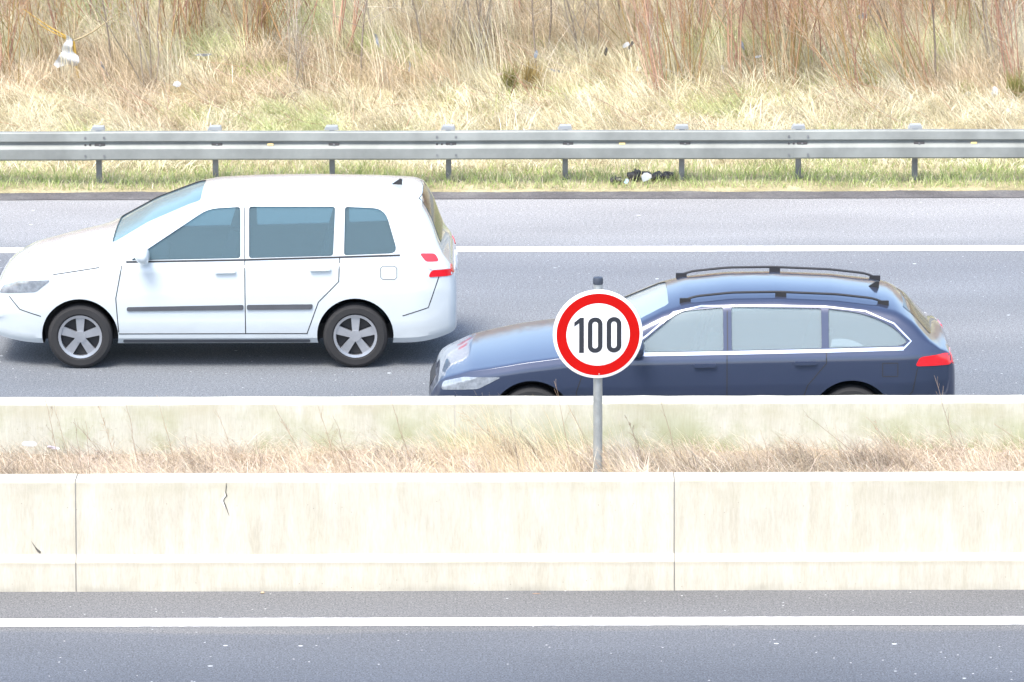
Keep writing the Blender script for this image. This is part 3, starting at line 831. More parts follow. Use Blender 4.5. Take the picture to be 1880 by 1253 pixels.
# blue estate in the lane next to the barrier, overtaking
Lb = 4.52
blue_cfg = dict(L=Lb, W=.90, zb=.19,
    top=[(0, .52), (.03, .60), (.10, .71), (.35, .81), (.8, .90), (1.20, .955), (1.30, .985), (1.65, 1.165), (2.00, 1.335), (2.20, 1.395), (2.6, 1.440), (3.0, 1.445), (3.5, 1.420), (3.85, 1.375), (4.02, 1.335), (4.16, 1.24), (4.30, 1.08), (4.38, 1.00), (4.47, .96), (4.505, .90), (4.52, .76)],
    belt=[(0, .74), (1.2, .915), (4.5, .985)], tumble=.36, crown=.06, fr=(.95, .32), rr=(.6, .18), wheels=(.88, 3.62, .32), cabin=(1.30, 4.15),
    windows=[[(1.72, .955, .02), (2.52, .968, .02), (2.52, 1.335, .02), (2.14, 1.300, .10)],
             [(2.59, .970, .02), (3.36, .988, .02), (3.36, 1.325, .02), (2.59, 1.337, .02)],
             [(3.42, .990, .02), (4.03, 1.008, .05), (4.10, 1.045, .04), (3.96, 1.185, .12), (3.72, 1.285, .15), (3.42, 1.322, .02)]],
    frame=M['black_trim'], screen=(1.40, 2.06, .68, .52, .85), glass=M['glass_light'], paint=M['blue_paint'],
    frames=[([(1.62, .936), (2.55, .952), (3.40, .970), (4.06, .988)], .030, M['chrome']),
            ([(1.62, .936), (1.86, 1.095), (2.10, 1.292), (2.34, 1.343), (2.9, 1.350), (3.40, 1.340), (3.74, 1.302), (3.98, 1.200), (4.125, 1.050), (4.06, .988)], .013, M['chrome'])],
    seams=[[(1.30, .34), (1.26, .60), (1.36, .90)], [(2.55, .32), (2.55, .94)], [(2.555, .96), (2.555, 1.34)], [(3.40, .96), (3.40, .86), (3.24, .66), (3.16, .42), (3.15, .34)], [(1.30, .32), (3.15, .32)], [(3.88, .74), (4.01, .74), (4.01, .86), (3.88, .86), (3.88, .74)], [(4.05, .50), (4.14, .60), (4.18, .81)]],
    handles=[(2.36, .845), (3.22, .865)],
    trims=[([(1.30, .235), (3.18, .235), (3.18, .262), (1.30, .262)], M['grey_trim'], .006)],
    tails=[([(4.16, .83), (4.475, .82), (4.50, .895), (4.44, .93), (4.20, .91)], M['tail_red'])],
    tails_rear=[([(.44, .80), (.74, .82), (.72, .92), (.46, .92)], M['tail_red'])],
    head_side=[(.10, .58), (.42, .62), (.62, .735), (.30, .72), (.12, .66)], head_front=[(.34, .56), (.62, .58), (.58, .68), (.38, .67)],
    mirror=(1.80, .985),
    ends=[([(-.32, .42), (.32, .42), (.30, .63), (-.30, .63)], 'front', M['black_trim'], 'grille'), ([(-.60, .24), (.60, .24), (.54, .36), (-.54, .36)], 'front', M['black_trim'], 'air_intake'),
          ([(-.54, 1.05), (.54, 1.05), (.44, 1.28), (-.44, 1.28)], 'rear', M['dark_glass'], 'rear_window'), ([(-.26, .70), (.26, .70), (.26, .81), (-.26, .81)], 'rear', M['plate'], 'number_plate')],
    seats=[(2.28, 2), (3.25, 1)], seat_z=.50, dash=(1.32, 1.80, .86))
p0 = at_z(788, 841, 0)
KB = 1.05
blue_cfg = stretch(blue_cfg, KB); Lb *= KB
blue, SB = build_car('estate_car', 'dark blue estate car with chrome window trim behind the speed sign', (p0.x, 46.84, 0), blue_cfg)
for sd_ in (-1, 1):                     # raised roof rails
    bm = bmesh.new(); n = 40; prev = None
    for i in range(n+1):
        x = (2.16 + 1.78*i/n)*KB; t = i/n
        P_ = SB.sec(round(x/.05)*.05); yk = .60*1.0
        y = sd_*.555; z = SB.topz(x, y) + .045*min(1, t*12, (1-t)*12)**.5 - .004
        ring = [bm.verts.new((x, y+.010*math.cos(a), z+.011*math.sin(a))) for a in [k*math.pi/4 for k in range(8)]]
        if prev:
            for k in range(8): bm.faces.new((prev[k], ring[k], ring[(k+1) % 8], prev[(k+1) % 8]))
        else: bm.faces.new(ring)
        prev = ring
    bm.faces.new(prev)
    for fx in (2.20*KB, 3.02*KB, 3.90*KB):
        box(bm, fx-.05, fx+.05, sd_*.555-.012, sd_*.555+.012, SB.topz(fx, .555)-.01, SB.topz(fx, .555)+.035)
    from_bm('roof_rail', bm, M['black_trim'], blue, True)
# roof aerial
for car_, S_, ax in ((blue, SB, 3.85*KB), (white, SW, 3.95)):
    bm = bmesh.new(); z = S_.zt(ax); prism(bm, [(ax-.07, z-.012), (ax+.05, z-.012), (ax+.055, z+.05), (ax+.03, z+.055)], 'y', -.014, .014)
    from_bm('aerial', bm, M['black_trim'], car_)

# ------------------------------------------------------------ vegetation
def blades(name, X, Y, Z, ln, lean, az, wid, cols, m, curl=.5, parent=None):
    """one mesh of flat bent blades; lean = angle from vertical, az = lean direction"""
    n = len(X); fa = rng.random(n)*math.pi
    wx, wy = np.cos(fa), np.sin(fa)
    V = np.empty((n, 8, 3), np.float32); 
    dirx, diry = np.cos(az), np.sin(az)
    px, py, pz = X.copy(), Y.copy(), Z.copy(); th = lean*(1-curl)
    for k, (wk) in enumerate((1, .9, .65, .12)):
        V[:, 2*k, 0] = px-wx*wid*wk/2; V[:, 2*k, 1] = py-wy*wid*wk/2; V[:, 2*k, 2] = pz
        V[:, 2*k+1, 0] = px+wx*wid*wk/2; V[:, 2*k+1, 1] = py+wy*wid*wk/2; V[:, 2*k+1, 2] = pz
        st = ln/3; px = px + dirx*np.sin(th)*st; py = py + diry*np.sin(th)*st; pz = pz + np.cos(th)*st
        th = th + lean*curl
    b = np.arange(n)*8
    Q = np.concatenate([np.stack([b+2*k, b+2*k+1, b+2*k+3, b+2*k+2], 1) for k in range(3)])
    col = np.repeat(cols, 8, axis=0)
    return np_mesh(name, V.reshape(-1, 3), Q, m, parent, col)
def pick(palette, n, jitter=.12):
    p = np.array(palette)[rng.integers(0, len(palette), n)]
    return np.clip(p*(1+jitter*(rng.random((n, 1))*2-1)), 0, 1)
STRAW = [(.68, .61, .42), (.75, .70, .52), (.56, .49, .33), (.79, .75, .58), (.66, .58, .43), (.48, .41, .26), (.72, .68, .44)]
GREEN = [(.32, .40, .13), (.40, .47, .18), (.46, .52, .24), (.36, .40, .20), (.26, .34, .11)]
BROWN = [(.42, .34, .22), (.52, .43, .30), (.38, .31, .22), (.57, .49, .36)]
def scatter(n, x0, x1, y0, y1, dens=None):
    X = rng.uniform(x0, x1, n); Y = rng.uniform(y0, y1, n)
    if dens is not None:
        k = rng.random(n) < dens(X, Y); X, Y = X[k], Y[k]
    return X, Y
# clumped straw on the bank
def clumped(nc, per, x0, x1, y0, y1, spread, dens=None):
    cx, cy = scatter(nc, x0, x1, y0, y1, dens); nc = len(cx)
    cid = rng.integers(0, nc, nc*per); return cx[cid]+rng.normal(0, spread, nc*per), cy[cid]+rng.normal(0, spread, nc*per), cid, cx, cy
def bank_straw():
    X, Y, cid, cx, cy = clumped(9500, 32, -11, 11, 61.0, 75, .10)
    n = len(X); k = Y > 60.6; 
    caz = rng.uniform(0, 2*math.pi, len(cx)); caz = np.where(rng.random(len(cx)) < .55, math.pi + rng.normal(0, .7, len(cx)), caz)
    cl = .18 + .34*rng.random(len(cx))*(.5+vnoise(cx, cy, 1.7, 11)) + .16*np.clip((cy-63)/3, 0, 1)
    cc = pick(STRAW, len(cx), .2)
    br = vnoise(cx, cy, 2.0, 13) > .66; cc[br] = pick(BROWN, br.sum(), .2)*1.25
    gr = (vnoise(cx, cy, 1.3, 14) > .80); cc[gr] = cc[gr]*.4 + pick(GREEN, gr.sum())*.8
    lean = rng.uniform(.35, 1.15, n)*np.where(Y < 63.5, 1.35, 1.0); az = caz[cid] + rng.normal(0, .5, n)
    ln = cl[cid]*rng.uniform(.6, 1.3, n)
    wid = rng.uniform(.004, .0085, n)
    cols = np.clip(cc[cid]*rng.uniform(.75, 1.2, (n, 1)), 0, 1)
    sel = k
    o = blades('dry_grass', X[sel], Y[sel], bank_z(X[sel], Y[sel])-.01, ln[sel], lean[sel], az[sel], wid[sel], cols[sel], M['straw'])
    tag(o, 'pale dry grass covering the bank behind the guard rail', 'grass', kind='stuff')
bank_straw()
def tall_straw():
    X, Y, cid, cx, cy = clumped(900, 22, -11, 11, 63.6, 76, .09, lambda x, y: .15+vnoise(x, y, 1.4, 21))
    n = len(X); caz = math.pi + rng.normal(0, .8, len(cx))
    ln = rng.uniform(.5, 1.15, n); lean = np.abs(rng.normal(.28, .18, n))
    cols = np.clip(pick(STRAW, len(cx), .15)[cid]*rng.uniform(.85, 1.2, (n, 1)), 0, 1)
    o = blades('tall_dry_grass', X, Y, bank_z(X, Y), ln, lean, caz[cid]+rng.normal(0, .4, n), rng.uniform(.005, .009, n), cols, M['straw'])
    tag(o, 'tall straw coloured grass stems among the bare shrubs', 'grass', kind='stuff')
tall_straw()
def verge():
    X, Y = scatter(90000, -11, 11, 58.62, 62.6, lambda x, y: np.clip(.25+1.0*np.exp(-((y-58.95)/.45)**2) + .9*(vnoise(x, y, .8, 31) > .52), 0, 1))
    n = len(X); near = np.exp(-((Y-58.95)/.5)**2)
    ln = .05+.09*rng.random(n)*(.5+vnoise(X, Y, .5, 32)) + .03*near
    gfrac = np.clip(.50 + .35*near + .5*(vnoise(X, Y, .9, 33)-.5) - .12*(Y-59.5), 0, .95)
    isg = rng.random(n) < gfrac
    cols = np.where(isg[:, None], pick(GREEN, n, .2)*1.15, pick(STRAW, n, .2))
    o = blades('verge_grass', X, Y, bank_z(X, Y)-.01, ln, rng.uniform(.2, 1.1, n), rng.uniform(0, 6.28, n), rng.uniform(.005, .009, n), cols, M['grass'])
    tag(o, 'short green and yellow grass along the guard rail posts', 'grass', kind='stuff')
    X, Y, cid, cx, cy = clumped(1500, 22, -11, 11, 59.5, 63.0, .12)
    n = len(X); caz = rng.uniform(0, 6.28, len(cx))
    o = blades('flattened_grass', X, Y, bank_z(X, Y)+.005, rng.uniform(.12, .34, n), rng.uniform(1.0, 1.6, n), caz[cid]+rng.normal(0, .4, n), rng.uniform(.005, .010, n), np.clip(pick(STRAW, len(cx), .2)[cid]*rng.uniform(.85, 1.25, (n, 1)), 0, 1), M['straw'])
    tag(o, 'flattened straw lying in the verge behind the rail', 'grass', kind='stuff')
    # green tufts higher on the bank
    X, Y, cid, cx, cy = clumped(420, 60, -11, 11, 62.3, 67.5, .16, lambda x, y: np.clip((vnoise(x, y, 1.5, 41)-.38+.04*x)*1.6, 0, 1))
    n = len(X)
    o = blades('green_tufts', X, Y, bank_z(X, Y), rng.uniform(.10, .26, n), rng.uniform(.2, 1.1, n), rng.uniform(0, 6.28, n), rng.uniform(.006, .011, n), pick([(.34, .42, .14), (.42, .48, .18), (.48, .50, .22)], n, .2), M['grass'])
    tag(o, 'fresh green grass tufts showing through the dry bank', 'grass', kind='stuff')
verge()
def median_grass():
    def dens(x, y): return (.35 + .65*vnoise(x, y, .5, 51))*np.where((np.abs(x-.76) < .20) & (y < 43.1), .0, 1)
    X, Y, cid, cx, cy = clumped(5200, 17, -8, 8, 41.92, 44.12, .07, dens)
    Y = np.clip(Y, 41.93, 44.15)
    n = len(X); caz = np.where(rng.random(len(cx)) < .6, math.pi+rng.normal(0, .6, len(cx)), rng.uniform(0, 6.28, len(cx)))
    cc = pick([(.62, .52, .39), (.70, .60, .47), (.52, .42, .31), (.76, .68, .56), (.60, .50, .42), (.72, .63, .46)], len(cx), .18)
    ln = rng.uniform(.14, .42, n)*(.6+.8*vnoise(cx, cy, .8, 52)[cid]); lean = rng.uniform(.55, 1.55, n)
    az = caz[cid]+rng.normal(0, .55, n)
    az = np.where((Y > 43.7) & (np.sin(az) > 0), -az, az); az = np.where((Y < 42.25) & (np.sin(az) < 0), -az, az)
    o = blades('median_grass', X, Y, med_z(X, Y)-.01, ln, lean, az, rng.uniform(.003, .006, n), np.clip(cc[cid]*rng.uniform(.75, 1.2, (n, 1))*np.where(vnoise(cx, cy, .45, 61)[cid] > .62, .62, 1.0)[:, None], 0, 1), M['straw'])
    tag(o, 'matted brown dry grass filling the gap between the barriers', 'grass', kind='stuff')
    # upright wind-combed straw, tallest around the sign
    def d2(x, y): return .08 + .92*np.exp(-((x-.10)/.8)**2) + .40*np.exp(-((x-1.9)/.7)**2) + .22*np.exp(-((x+5)/.5)**2)
    X, Y = scatter(11000, -7, 7, 42.1, 43.95, lambda x, y: d2(x, y)*(.25+1.1*(vnoise(x, y, .28, 77) > .45))*np.where((np.abs(x-.73) < .09) & (y < 43.1), .0, 1)); n = len(X)
    hh = .17 + .38*np.exp(-((X-.10)/.85)**2) + .10*np.exp(-((X-1.9)/.7)**2)
    o = blades('standing_straw', X, Y, med_z(X, Y), hh*rng.uniform(.5, 1.35, n), rng.uniform(.15, .85, n), math.pi+rng.normal(0, .35, n), rng.uniform(.0028, .005, n), np.clip(pick([(.74, .62, .40), (.66, .54, .34), (.80, .70, .48), (.58, .44, .28)], n, .15), 0, 1), M['straw'], .35)
    tag(o, 'upright pale straw leaning left around the sign pole', 'grass', kind='stuff')
median_grass()

def tubes(name, lines, m, parent=None, sides=4):
    """lines: list of (pts (k,3), radii (k,), colour)"""
    Vs, Qs, Cs = [], [], []; off = 0
    ang = np.arange(sides)*2*math.pi/sides
    for pts, rad, col in lines:
        pts = np.asarray(pts, float); k = len(pts); rad = np.asarray(rad, float)
        t = np.gradient(pts, axis=0); t /= np.linalg.norm(t, axis=1)[:, None]+1e-9
        ref = np.where(np.abs(t[:, 2:3]) > .9, np.array([[1., 0, 0]]), np.array([[0, 0, 1.]]))
        u = np.cross(t, ref); u /= np.linalg.norm(u, axis=1)[:, None]+1e-9; v = np.cross(t, u)
        ring = pts[:, None, :] + rad[:, None, None]*(np.cos(ang)[None, :, None]*u[:, None, :] + np.sin(ang)[None, :, None]*v[:, None, :])
        Vs.append(ring.reshape(-1, 3))
        a = (np.arange(k-1)[:, None]*sides + np.arange(sides)[None, :]); b = (np.arange(k-1)[:, None]*sides + (np.arange(sides)[None, :]+1) % sides)
        Qs.append(np.stack([a, b, b+sides, a+sides], -1).reshape(-1, 4)+off); off += k*sides
        Cs.append(np.repeat(np.array([col]), k*sides, 0))
    return np_mesh(name, np.concatenate(Vs), np.concatenate(Qs), m, parent, np.concatenate(Cs))
def branch(p, d, L, r, k=6, wob=.12, up=.1, rise=None):
    pts = [np.array(p, float)]; d = np.array(d, float); d /= np.linalg.norm(d)
    for i in range(k):
        d = d + rng.normal(0, wob, 3)*.6 + np.array([0, 0, up]); d /= np.linalg.norm(d)
        pts.append(pts[-1]+d*L/k)
    return np.array(pts), np.linspace(r, r*.25, k+1)
def twigs_on(pts, rad, L, cols, out, n, ang=.7, lr=(.25, .55), depth=0, rmin=.0022):
    k = len(pts)
    for _ in range(n):
        t = rng.uniform(.25, .98)*(k-1); i = int(t); f = t-i
        if i >= k-1: i, f = k-2, 1
        p = pts[i]*(1-f)+pts[i+1]*f; d = pts[i+1]-pts[i]; d = d/np.linalg.norm(d)
        rd = rng.normal(0, 1, 3); rd -= rd.dot(d)*d; rd /= np.linalg.norm(rd)
        a = rng.normal(ang, .18); dd = d*math.cos(a)+rd*math.sin(a)
        l = L*rng.uniform(*lr)*(1.15-t/(k-1)*.6); r0 = max(rmin, rad[i]*.45)
        q, rr = branch(p, dd, l, r0, 4, .16, .10); rr = np.maximum(rr, rmin*.7)
        out.append((q, rr, cols[rng.integers(len(cols))]))
        if depth > 0: twigs_on(q, rr, l, cols, out, 4, .65, (.3, .6), depth-1, rmin)
WILLOW = [(.40, .25, .12), (.38, .28, .12), (.30, .24, .11), (.46, .31, .19), (.36, .21, .15)]
REDTW = [(.42, .24, .17), (.50, .32, .22), (.38, .23, .17), (.56, .41, .29)]
GREYST = [(.30, .26, .21), (.34, .30, .24), (.24, .20, .16)]
GREYTW = [(.42, .36, .29), (.50, .43, .34), (.36, .30, .24), (.58, .51, .40)]
def shrub_parts(kind, Hh, lean=0.0, dens=1.0):
    st, tw = [], []
    if kind == 'willow':
        n = int(rng.integers(16, 24)*dens)
        for _ in range(n):
            b = rng.normal(0, .16, 3); b[2] = -.05
            a = rng.uniform(0, 6.28); sp = abs(rng.normal(0, .27))
            d = (math.cos(a)*sp + lean, math.sin(a)*sp*.8, 1)
            l = Hh*rng.uniform(.6, 1.05); q, r = branch(b, d, l, rng.uniform(.005, .0105), 10, .14, .02)
            st.append((q, r, WILLOW[rng.integers(5)])); twigs_on(q, r, l*.5, REDTW+WILLOW[3:4]+GREYTW[1:2], tw, int(14*dens), .5, (.2, .7), 0, .0024)
    elif kind == 'thorn':
        n = int(rng.integers(4, 7))
        for _ in range(n):
            b = rng.normal(0, .05, 3); b[2] = -.05; a = rng.uniform(0, 6.28); sp = rng.uniform(.1, .5)
            l = Hh*rng.uniform(.6, 1.0); q, r = branch(b, (math.cos(a)*sp+lean, math.sin(a)*sp, 1), l, rng.uniform(.008, .014), 9, .17, .05)
            st.append((q, r, GREYST[rng.integers(3)])); twigs_on(q, r, l*.55, GREYTW, tw, 14, .85, (.3, .8), 1, .0022)
    elif kind == 'sapling':
        q, r = branch((0, 0, -.05), (lean, 0, 1), Hh, .015, 10, .10, .03)
        st.append((q, r, GREYST[rng.integers(3)])); twigs_on(q, r, Hh*.36, GREYTW, tw, 34, 1.1, (.4, .9), 1, .0022)
    elif kind == 'reddish':
        n = int(rng.integers(6, 10))
        for _ in range(n):
            b = rng.normal(0, .07, 3); b[2] = -.05; a = rng.uniform(0, 6.28); sp = abs(rng.normal(0, .16))
            l = Hh*rng.uniform(.6, 1.0); q, r = branch(b, (math.cos(a)*sp+lean, math.sin(a)*sp, 1), l, rng.uniform(.008, .014), 8, .08, .03)
            st.append((q, r, REDTW[rng.integers(4)])); twigs_on(q, r, l*.5, REDTW+GREYTW, tw, 16, .6, (.3, .8), 0, .0026)
    return st, tw
def shrub(name, label, cat, px, py, kind, Hh, lean=0, dens=1, group=None):
    # find the bank point under this direction
    a, b, c = ray(px, py); lo, hi = 60., 90.
    for _ in range(40):
        mid = (lo+hi)/2; t = mid/b
        if H + c*t > float(bank_z(a*t, mid)): lo = mid
        else: hi = mid
    t = lo/b; loc = (a*t, lo, float(bank_z(a*t, lo)))
    root = empty(name, loc, label, cat, group)
    st, tw = shrub_parts(kind, Hh, lean, dens)
    tubes('stems' if kind != 'sapling' else 'trunk', st, M['bark'], root, 5)
    tubes('twigs', tw, M['bark'], root, 3)
    return root, st
G_ = 'bare shrubs and saplings on the bank'
listing = [
 ('shrub', 'orange-brown willow clump at the left edge of the bank', 'shrub', 15, 150, 'willow', 3.2, 0, 1.1),
 ('sapling', 'pale grey forked sapling just right of the snagged plastic bag', 'sapling', 207, 133, 'sapling', 2.4, -.05, 1),
 ('shrub', 'tangled purple-grey bush with a short mossy trunk, left part of the bank', 'shrub', 272, 165, 'thorn', 2.6, 0, 1),
 ('shrub', 'orange stemmed clump behind the tangled grey bush', 'shrub', 345, 92, 'willow', 3, 0, 1.1),
 ('shrub', 'upright rust willow clump left of the second splice of the rail', 'shrub', 480, 95, 'willow', 3, .05, 1),
 ('shrub', 'low pale grey twiggy bush above the second and third rail posts', 'shrub', 540, 170, 'thorn', 1.7, 0, 1),
 ('sapling', 'dark straight sapling with brown grass at its foot, above the third rail post', 'sapling', 662, 148, 'sapling', 2.8, 0, 1),
 ('sapling', 'slender grey sapling above the middle rail splice', 'sapling', 778, 120, 'sapling', 2.5, 0, 1),
 ('shrub', 'brown bush with a dark crooked leaning trunk, centre of the bank', 'shrub', 870, 128, 'thorn', 2.6, .12, 1),
 ('sapling', 'thin pale sapling left of the fifth rail post', 'sapling', 985, 140, 'sapling', 2.3, 0, 1),
 ('shrub', 'brown bush above the fifth rail post', 'shrub', 1075, 120, 'thorn', 2.4, 0, 1),
 ('shrub', 'few reddish wands leaning left above the sixth rail post', 'shrub', 1212, 180, 'reddish', 2.6, -.26, 1),
 ('shrub', 'red-tipped willow clump fanning above the sixth rail post', 'shrub', 1250, 160, 'willow', 3.2, -.05, 1.1),
 ('shrub', 'reddish clump between two willow clumps, right of the sixth post', 'shrub', 1345, 150, 'reddish', 3, -.05, 1),
 ('shrub', 'thickest olive and orange willow clump left of the seventh rail post', 'shrub', 1442, 148, 'willow', 3.5, -.03, 1.6),
 ('shrub', 'willow clump leaning strongly left above the right rail splice', 'shrub', 1572, 178, 'willow', 3.2, -.30, 1.1),
 ('shrub', 'wide left-leaning clump of thin stems above the last rail post', 'shrub', 1695, 168, 'willow', 3.0, -.34, .9),
 ('sapling', 'straight single reddish sapling above the last rail post', 'sapling', 1718, 160, 'sapling', 3.0, 0, 1),
 ('shrub', 'purple-grey bush near the right edge of the bank', 'shrub', 1828, 140, 'thorn', 2.9, -.08, 1),
 ('shrub', 'dark brown bush at the right edge beside a green tuft', 'shrub', 1868, 165, 'reddish', 2.4, -.2, 1),
]
bag_spot = None
for it in listing:
    shrub(*it, group=G_)
# young tree that holds the bag: ochre trunk, forked
def bag_tree():
    root, _ = shrub('young_tree', 'young tree with thin ochre trunk forking beside a snagged white bag', 'tree', 147, 158, 'sapling', .3, group=G_)
    for ch in list(root.children): bpy.data.objects.remove(ch)
    st, tw = [], []
    O = (.52, .34, .08); k = 1/131.
    base = np.array((0, 0, -.05))
    trunk = np.array([(0, 0, -.05), (-.03, 0, .18), (-.05, 0, .38), (-.07, 0, .56)])
    st.append((trunk, np.array([.026, .024, .021, .018]), O))
    f = trunk[-1]
    for d, l in (((-.9, .1, .55), .75), ((.75, -.1, .35), .9), ((.15, .2, 1), 1.1), ((-.35, -.2, 1), 1.4), ((-1, .2, .25), .6)):
        q, r = branch(f, d, l, .014, 7, .14, .05); st.append((q, r, O if l < .8 else (.36, .30, .18)))
        twigs_on(q, r, l*.6, GREYTW+[(.50, .42, .24)], tw, 8, .75, (.3, .8), 1, .0024)
    tubes('trunk', st, M['bark'], root, 6); tubes('twigs', tw, M['bark'], root, 3)
    return root.location
bt = bag_tree()
# more shrubs filling the upper rows
rows = []
gaps = {'willow': 'orange willow clump', 'reddish': 'red-brown wand clump', 'thorn': 'grey twiggy bush', 'sapling': 'thin grey sapling'}
posts_px = [182, 394, 606, 824, 1033, 1249, 1465, 1676]
ordn = ['first', 'second', 'third', 'fourth', 'fifth', 'sixth', 'seventh', 'eighth']
fill = []
xs_ = [-60]
while xs_[-1] < 1930: xs_.append(xs_[-1]+rng.uniform(24, 38))
seen = {}; used = set()
nth = ['', ', outer one', ', third there', ', fourth there', ', fifth there']
for i, px in enumerate(xs_):
    left = px < 620; right = px > 1180
    py = [92, 40, 66, 18, 108, -8][i % 6] + rng.uniform(-12, 12)
    if left: kd = ['willow', 'reddish', 'willow', 'thorn'][i % 4]
    elif right: kd = ['willow', 'reddish', 'reddish', 'willow', 'thorn'][i % 5]
    else: kd = ['thorn', 'sapling', 'reddish', 'thorn', 'sapling'][i % 5]
    pi = min(range(8), key=lambda j: abs(posts_px[j]-px)); dx = px-posts_px[pi]
    row = 'lower' if py > 75 else ('middle' if py > 25 else 'top')
    side = 'left of' if dx < -35 else ('right of' if dx > 35 else 'straight above')
    key = (kd, row, side, pi); seen[key] = seen.get(key, 0)+1
    extra = nth[seen[key]-1]
    shrub('sapling' if kd == 'sapling' else 'shrub', f'{gaps[kd]} in the bank\'s {row} row, {side} the {ordn[pi]} rail post{extra}', 'sapling' if kd == 'sapling' else 'shrub', px, py, kd, rng.uniform(2.4, 3.6), rng.normal(-.08, .1), .9, G_)
# the thicket behind, reading as one mass
def thicket():
    L_ = []
    for _ in range(2600):
        x = rng.uniform(-14, 14); y = rng.uniform(70.5, 84); z = float(bank_z(x, y))
        h = rng.uniform(2, 4.5); q, r = branch((x, y, z-.1), (rng.normal(-.05, .2), rng.normal(0, .15), 1), h, rng.uniform(.008, .016), 6, .1, .03)
        L_.append((q, r, (WILLOW+REDTW+GREYTW)[rng.integers(13)]))
        twigs_on(q, r, h*.4, REDTW+GREYTW, L_, 5, .5, (.3, .7), 0, .004)
    o = tubes('thicket', L_, M['bark'], None, 3); tag(o, 'dense bare brush higher on the bank, behind the separate shrubs', 'brush', kind='stuff')
thicket()
# scattered fallen and leaning twigs over the straw
def litter_twigs():
    L_ = []
    for _ in range(700):
        x = rng.uniform(-9, 9); y = rng.uniform(61.5, 67.5); z = float(bank_z(x, y))+.06
        a = math.pi + rng.normal(0, .9); e = rng.uniform(.05, .9)
        l = rng.uniform(.3, 1.3); q, r = branch((x, y, z), (math.cos(a), math.sin(a)*.6, e), l, rng.uniform(.003, .006), 7, .15, 0)
        q[:, 2] = np.maximum(q[:, 2], bank_z(q[:, 0], q[:, 1])+.02)
        L_.append((q, np.maximum(r, .0022), (GREYTW+REDTW)[rng.integers(8)]))
    o = tubes('fallen_twigs', L_, M['bark'], None, 3); tag(o, 'thin brown bramble twigs strewn through the dry grass', 'twigs', kind='stuff')
litter_twigs()

# tussock
def tussock(px, py, label, cols):
    p = at_z(px, py, .35); x, y = p.x, p.y; n = 260
    X = x+rng.normal(0, .05, n); Y = y+rng.normal(0, .05, n)
    o = blades('grass_tussock', X, Y, bank_z(X, Y)-.02, rng.uniform(.15, .42, n), np.abs(rng.normal(.3, .25, n)), rng.uniform(0, 6.28, n), rng.uniform(.006, .01, n), pick(cols, n, .25), M['grass'])
    tag(o, label, 'grass tuft', 'dark tussocks on the bank')
tussock(936, 158, 'small olive-brown grass tussock at the foot of the bank shrubs, centre', [(.22, .20, .06), (.30, .24, .10), (.26, .26, .08)])
tussock(975, 152, 'narrow ochre grass tussock just right of the olive one', [(.40, .30, .12), (.34, .26, .10)])
tussock(1865, 165, 'green-brown tussock at the right edge of the bank', [(.24, .26, .08), (.34, .30, .12)])

# ------------------------------------------------------------ dry weeds in the median
weed_px = [(112, 880, 84, 735, 43.0), (150, 880, 137, 769, 42.4), (165, 880, 158, 774, 42.5), (135, 880, 98, 742, 43.2), (214, 860, 182, 748, 43.3), (215, 875, 135, 775, 42.8),
 (252, 850, 232, 742, 43.5), (322, 866, 288, 726, 43.0), (357, 875, 338, 800, 42.6), (390, 880, 386, 802, 42.5), (432, 850, 396, 752, 43.4), (478, 872, 470, 800, 42.6),
 (550, 842, 502, 742, 43.2), (606, 822, 581, 738, 43.6), (640, 860, 615, 770, 43.0), (757, 880, 716, 726, 42.6), (920, 820, 848, 755, 43.3), (955, 880, 936, 752, 42.5),
 (1045, 840, 1018, 700, 43.0), (1080, 826, 1040, 738, 43.2), (1238, 832, 1214, 738, 43.5), (1168, 815, 1149, 762, 43.7), (1600, 866, 1478, 762, 42.8), (1660, 872, 1444, 806, 42.5), (1635, 822, 1592, 766, 43.6), (1895, 812, 1826, 778, 43.4), (1742, 790, 1716, 690, 43.8), (1420, 860, 1396, 790, 42.9)]
weed_px.sort()
for i, (bx, by, tx, ty, Y) in enumerate(weed_px):
    b0 = at_y(bx, by, Y); t0 = at_y(tx, ty, Y); zg = float(med_z(b0.x, Y)) - .03
    d = t0-b0; s = (b0.z - zg)/max(.02, d.z)
    base = Vector((b0.x - d.x*s, Y, zg)) if s > 0 else Vector((b0.x, Y, zg))
    base.x = max(min(base.x, b0.x+.25), b0.x-.25)
    top = t0-base; L_ = top.length
    n = 9; q = np.array([[top.x*(k/n)**1.15, rng.normal(0, .006), top.z*(k/n)] for k in range(n+1)]); q[:, :2] += rng.normal(0, .004, (n+1, 2)); q[0] = 0
    col = [(.36, .26, .19), (.42, .32, .23), (.32, .25, .20)][i % 3]
    st = [(q, np.linspace(.0032, .0013, n+1), col)]; tw = []
    twigs_on(q, np.linspace(.0032, .0013, n+1), L_*.35, [col, (.42, .32, .22)], tw, 5 + (i % 3)*3 + (14 if bx in (920,) else 0), .55, (.25, .7), 1 if i % 4 == 0 or bx == 920 else 0, .0015)
    ht = 'tall' if L_ > .62 else ('short' if L_ < .42 else 'mid-height')
    ln_ = 'leaning far left' if -top.x > .5*top.z else ('leaning left' if -top.x > .15*top.z else 'nearly upright')
    left = bx < 1098
    k = i+1 if left else len(weed_px)-i
    nm = ['outermost', 'second', 'third', 'fourth', 'fifth', 'sixth', 'seventh', 'eighth', 'ninth', 'tenth', 'eleventh', 'twelfth', 'thirteenth', 'fourteenth', 'fifteenth', 'sixteenth', 'seventeenth', 'eighteenth', 'nineteenth', 'twentieth'][k-1]
    label = f'{nm} dry stalk in from the photo\'s {"left" if left else "right"} edge, {ht}, {ln_}'
    root = empty('dry_weed', base, label, 'dried weed', 'dry weed stalks standing in the median')
    tubes('stalk', st, M['bark'], root, 4); tubes('side_twigs', tw, M['bark'], root, 3)

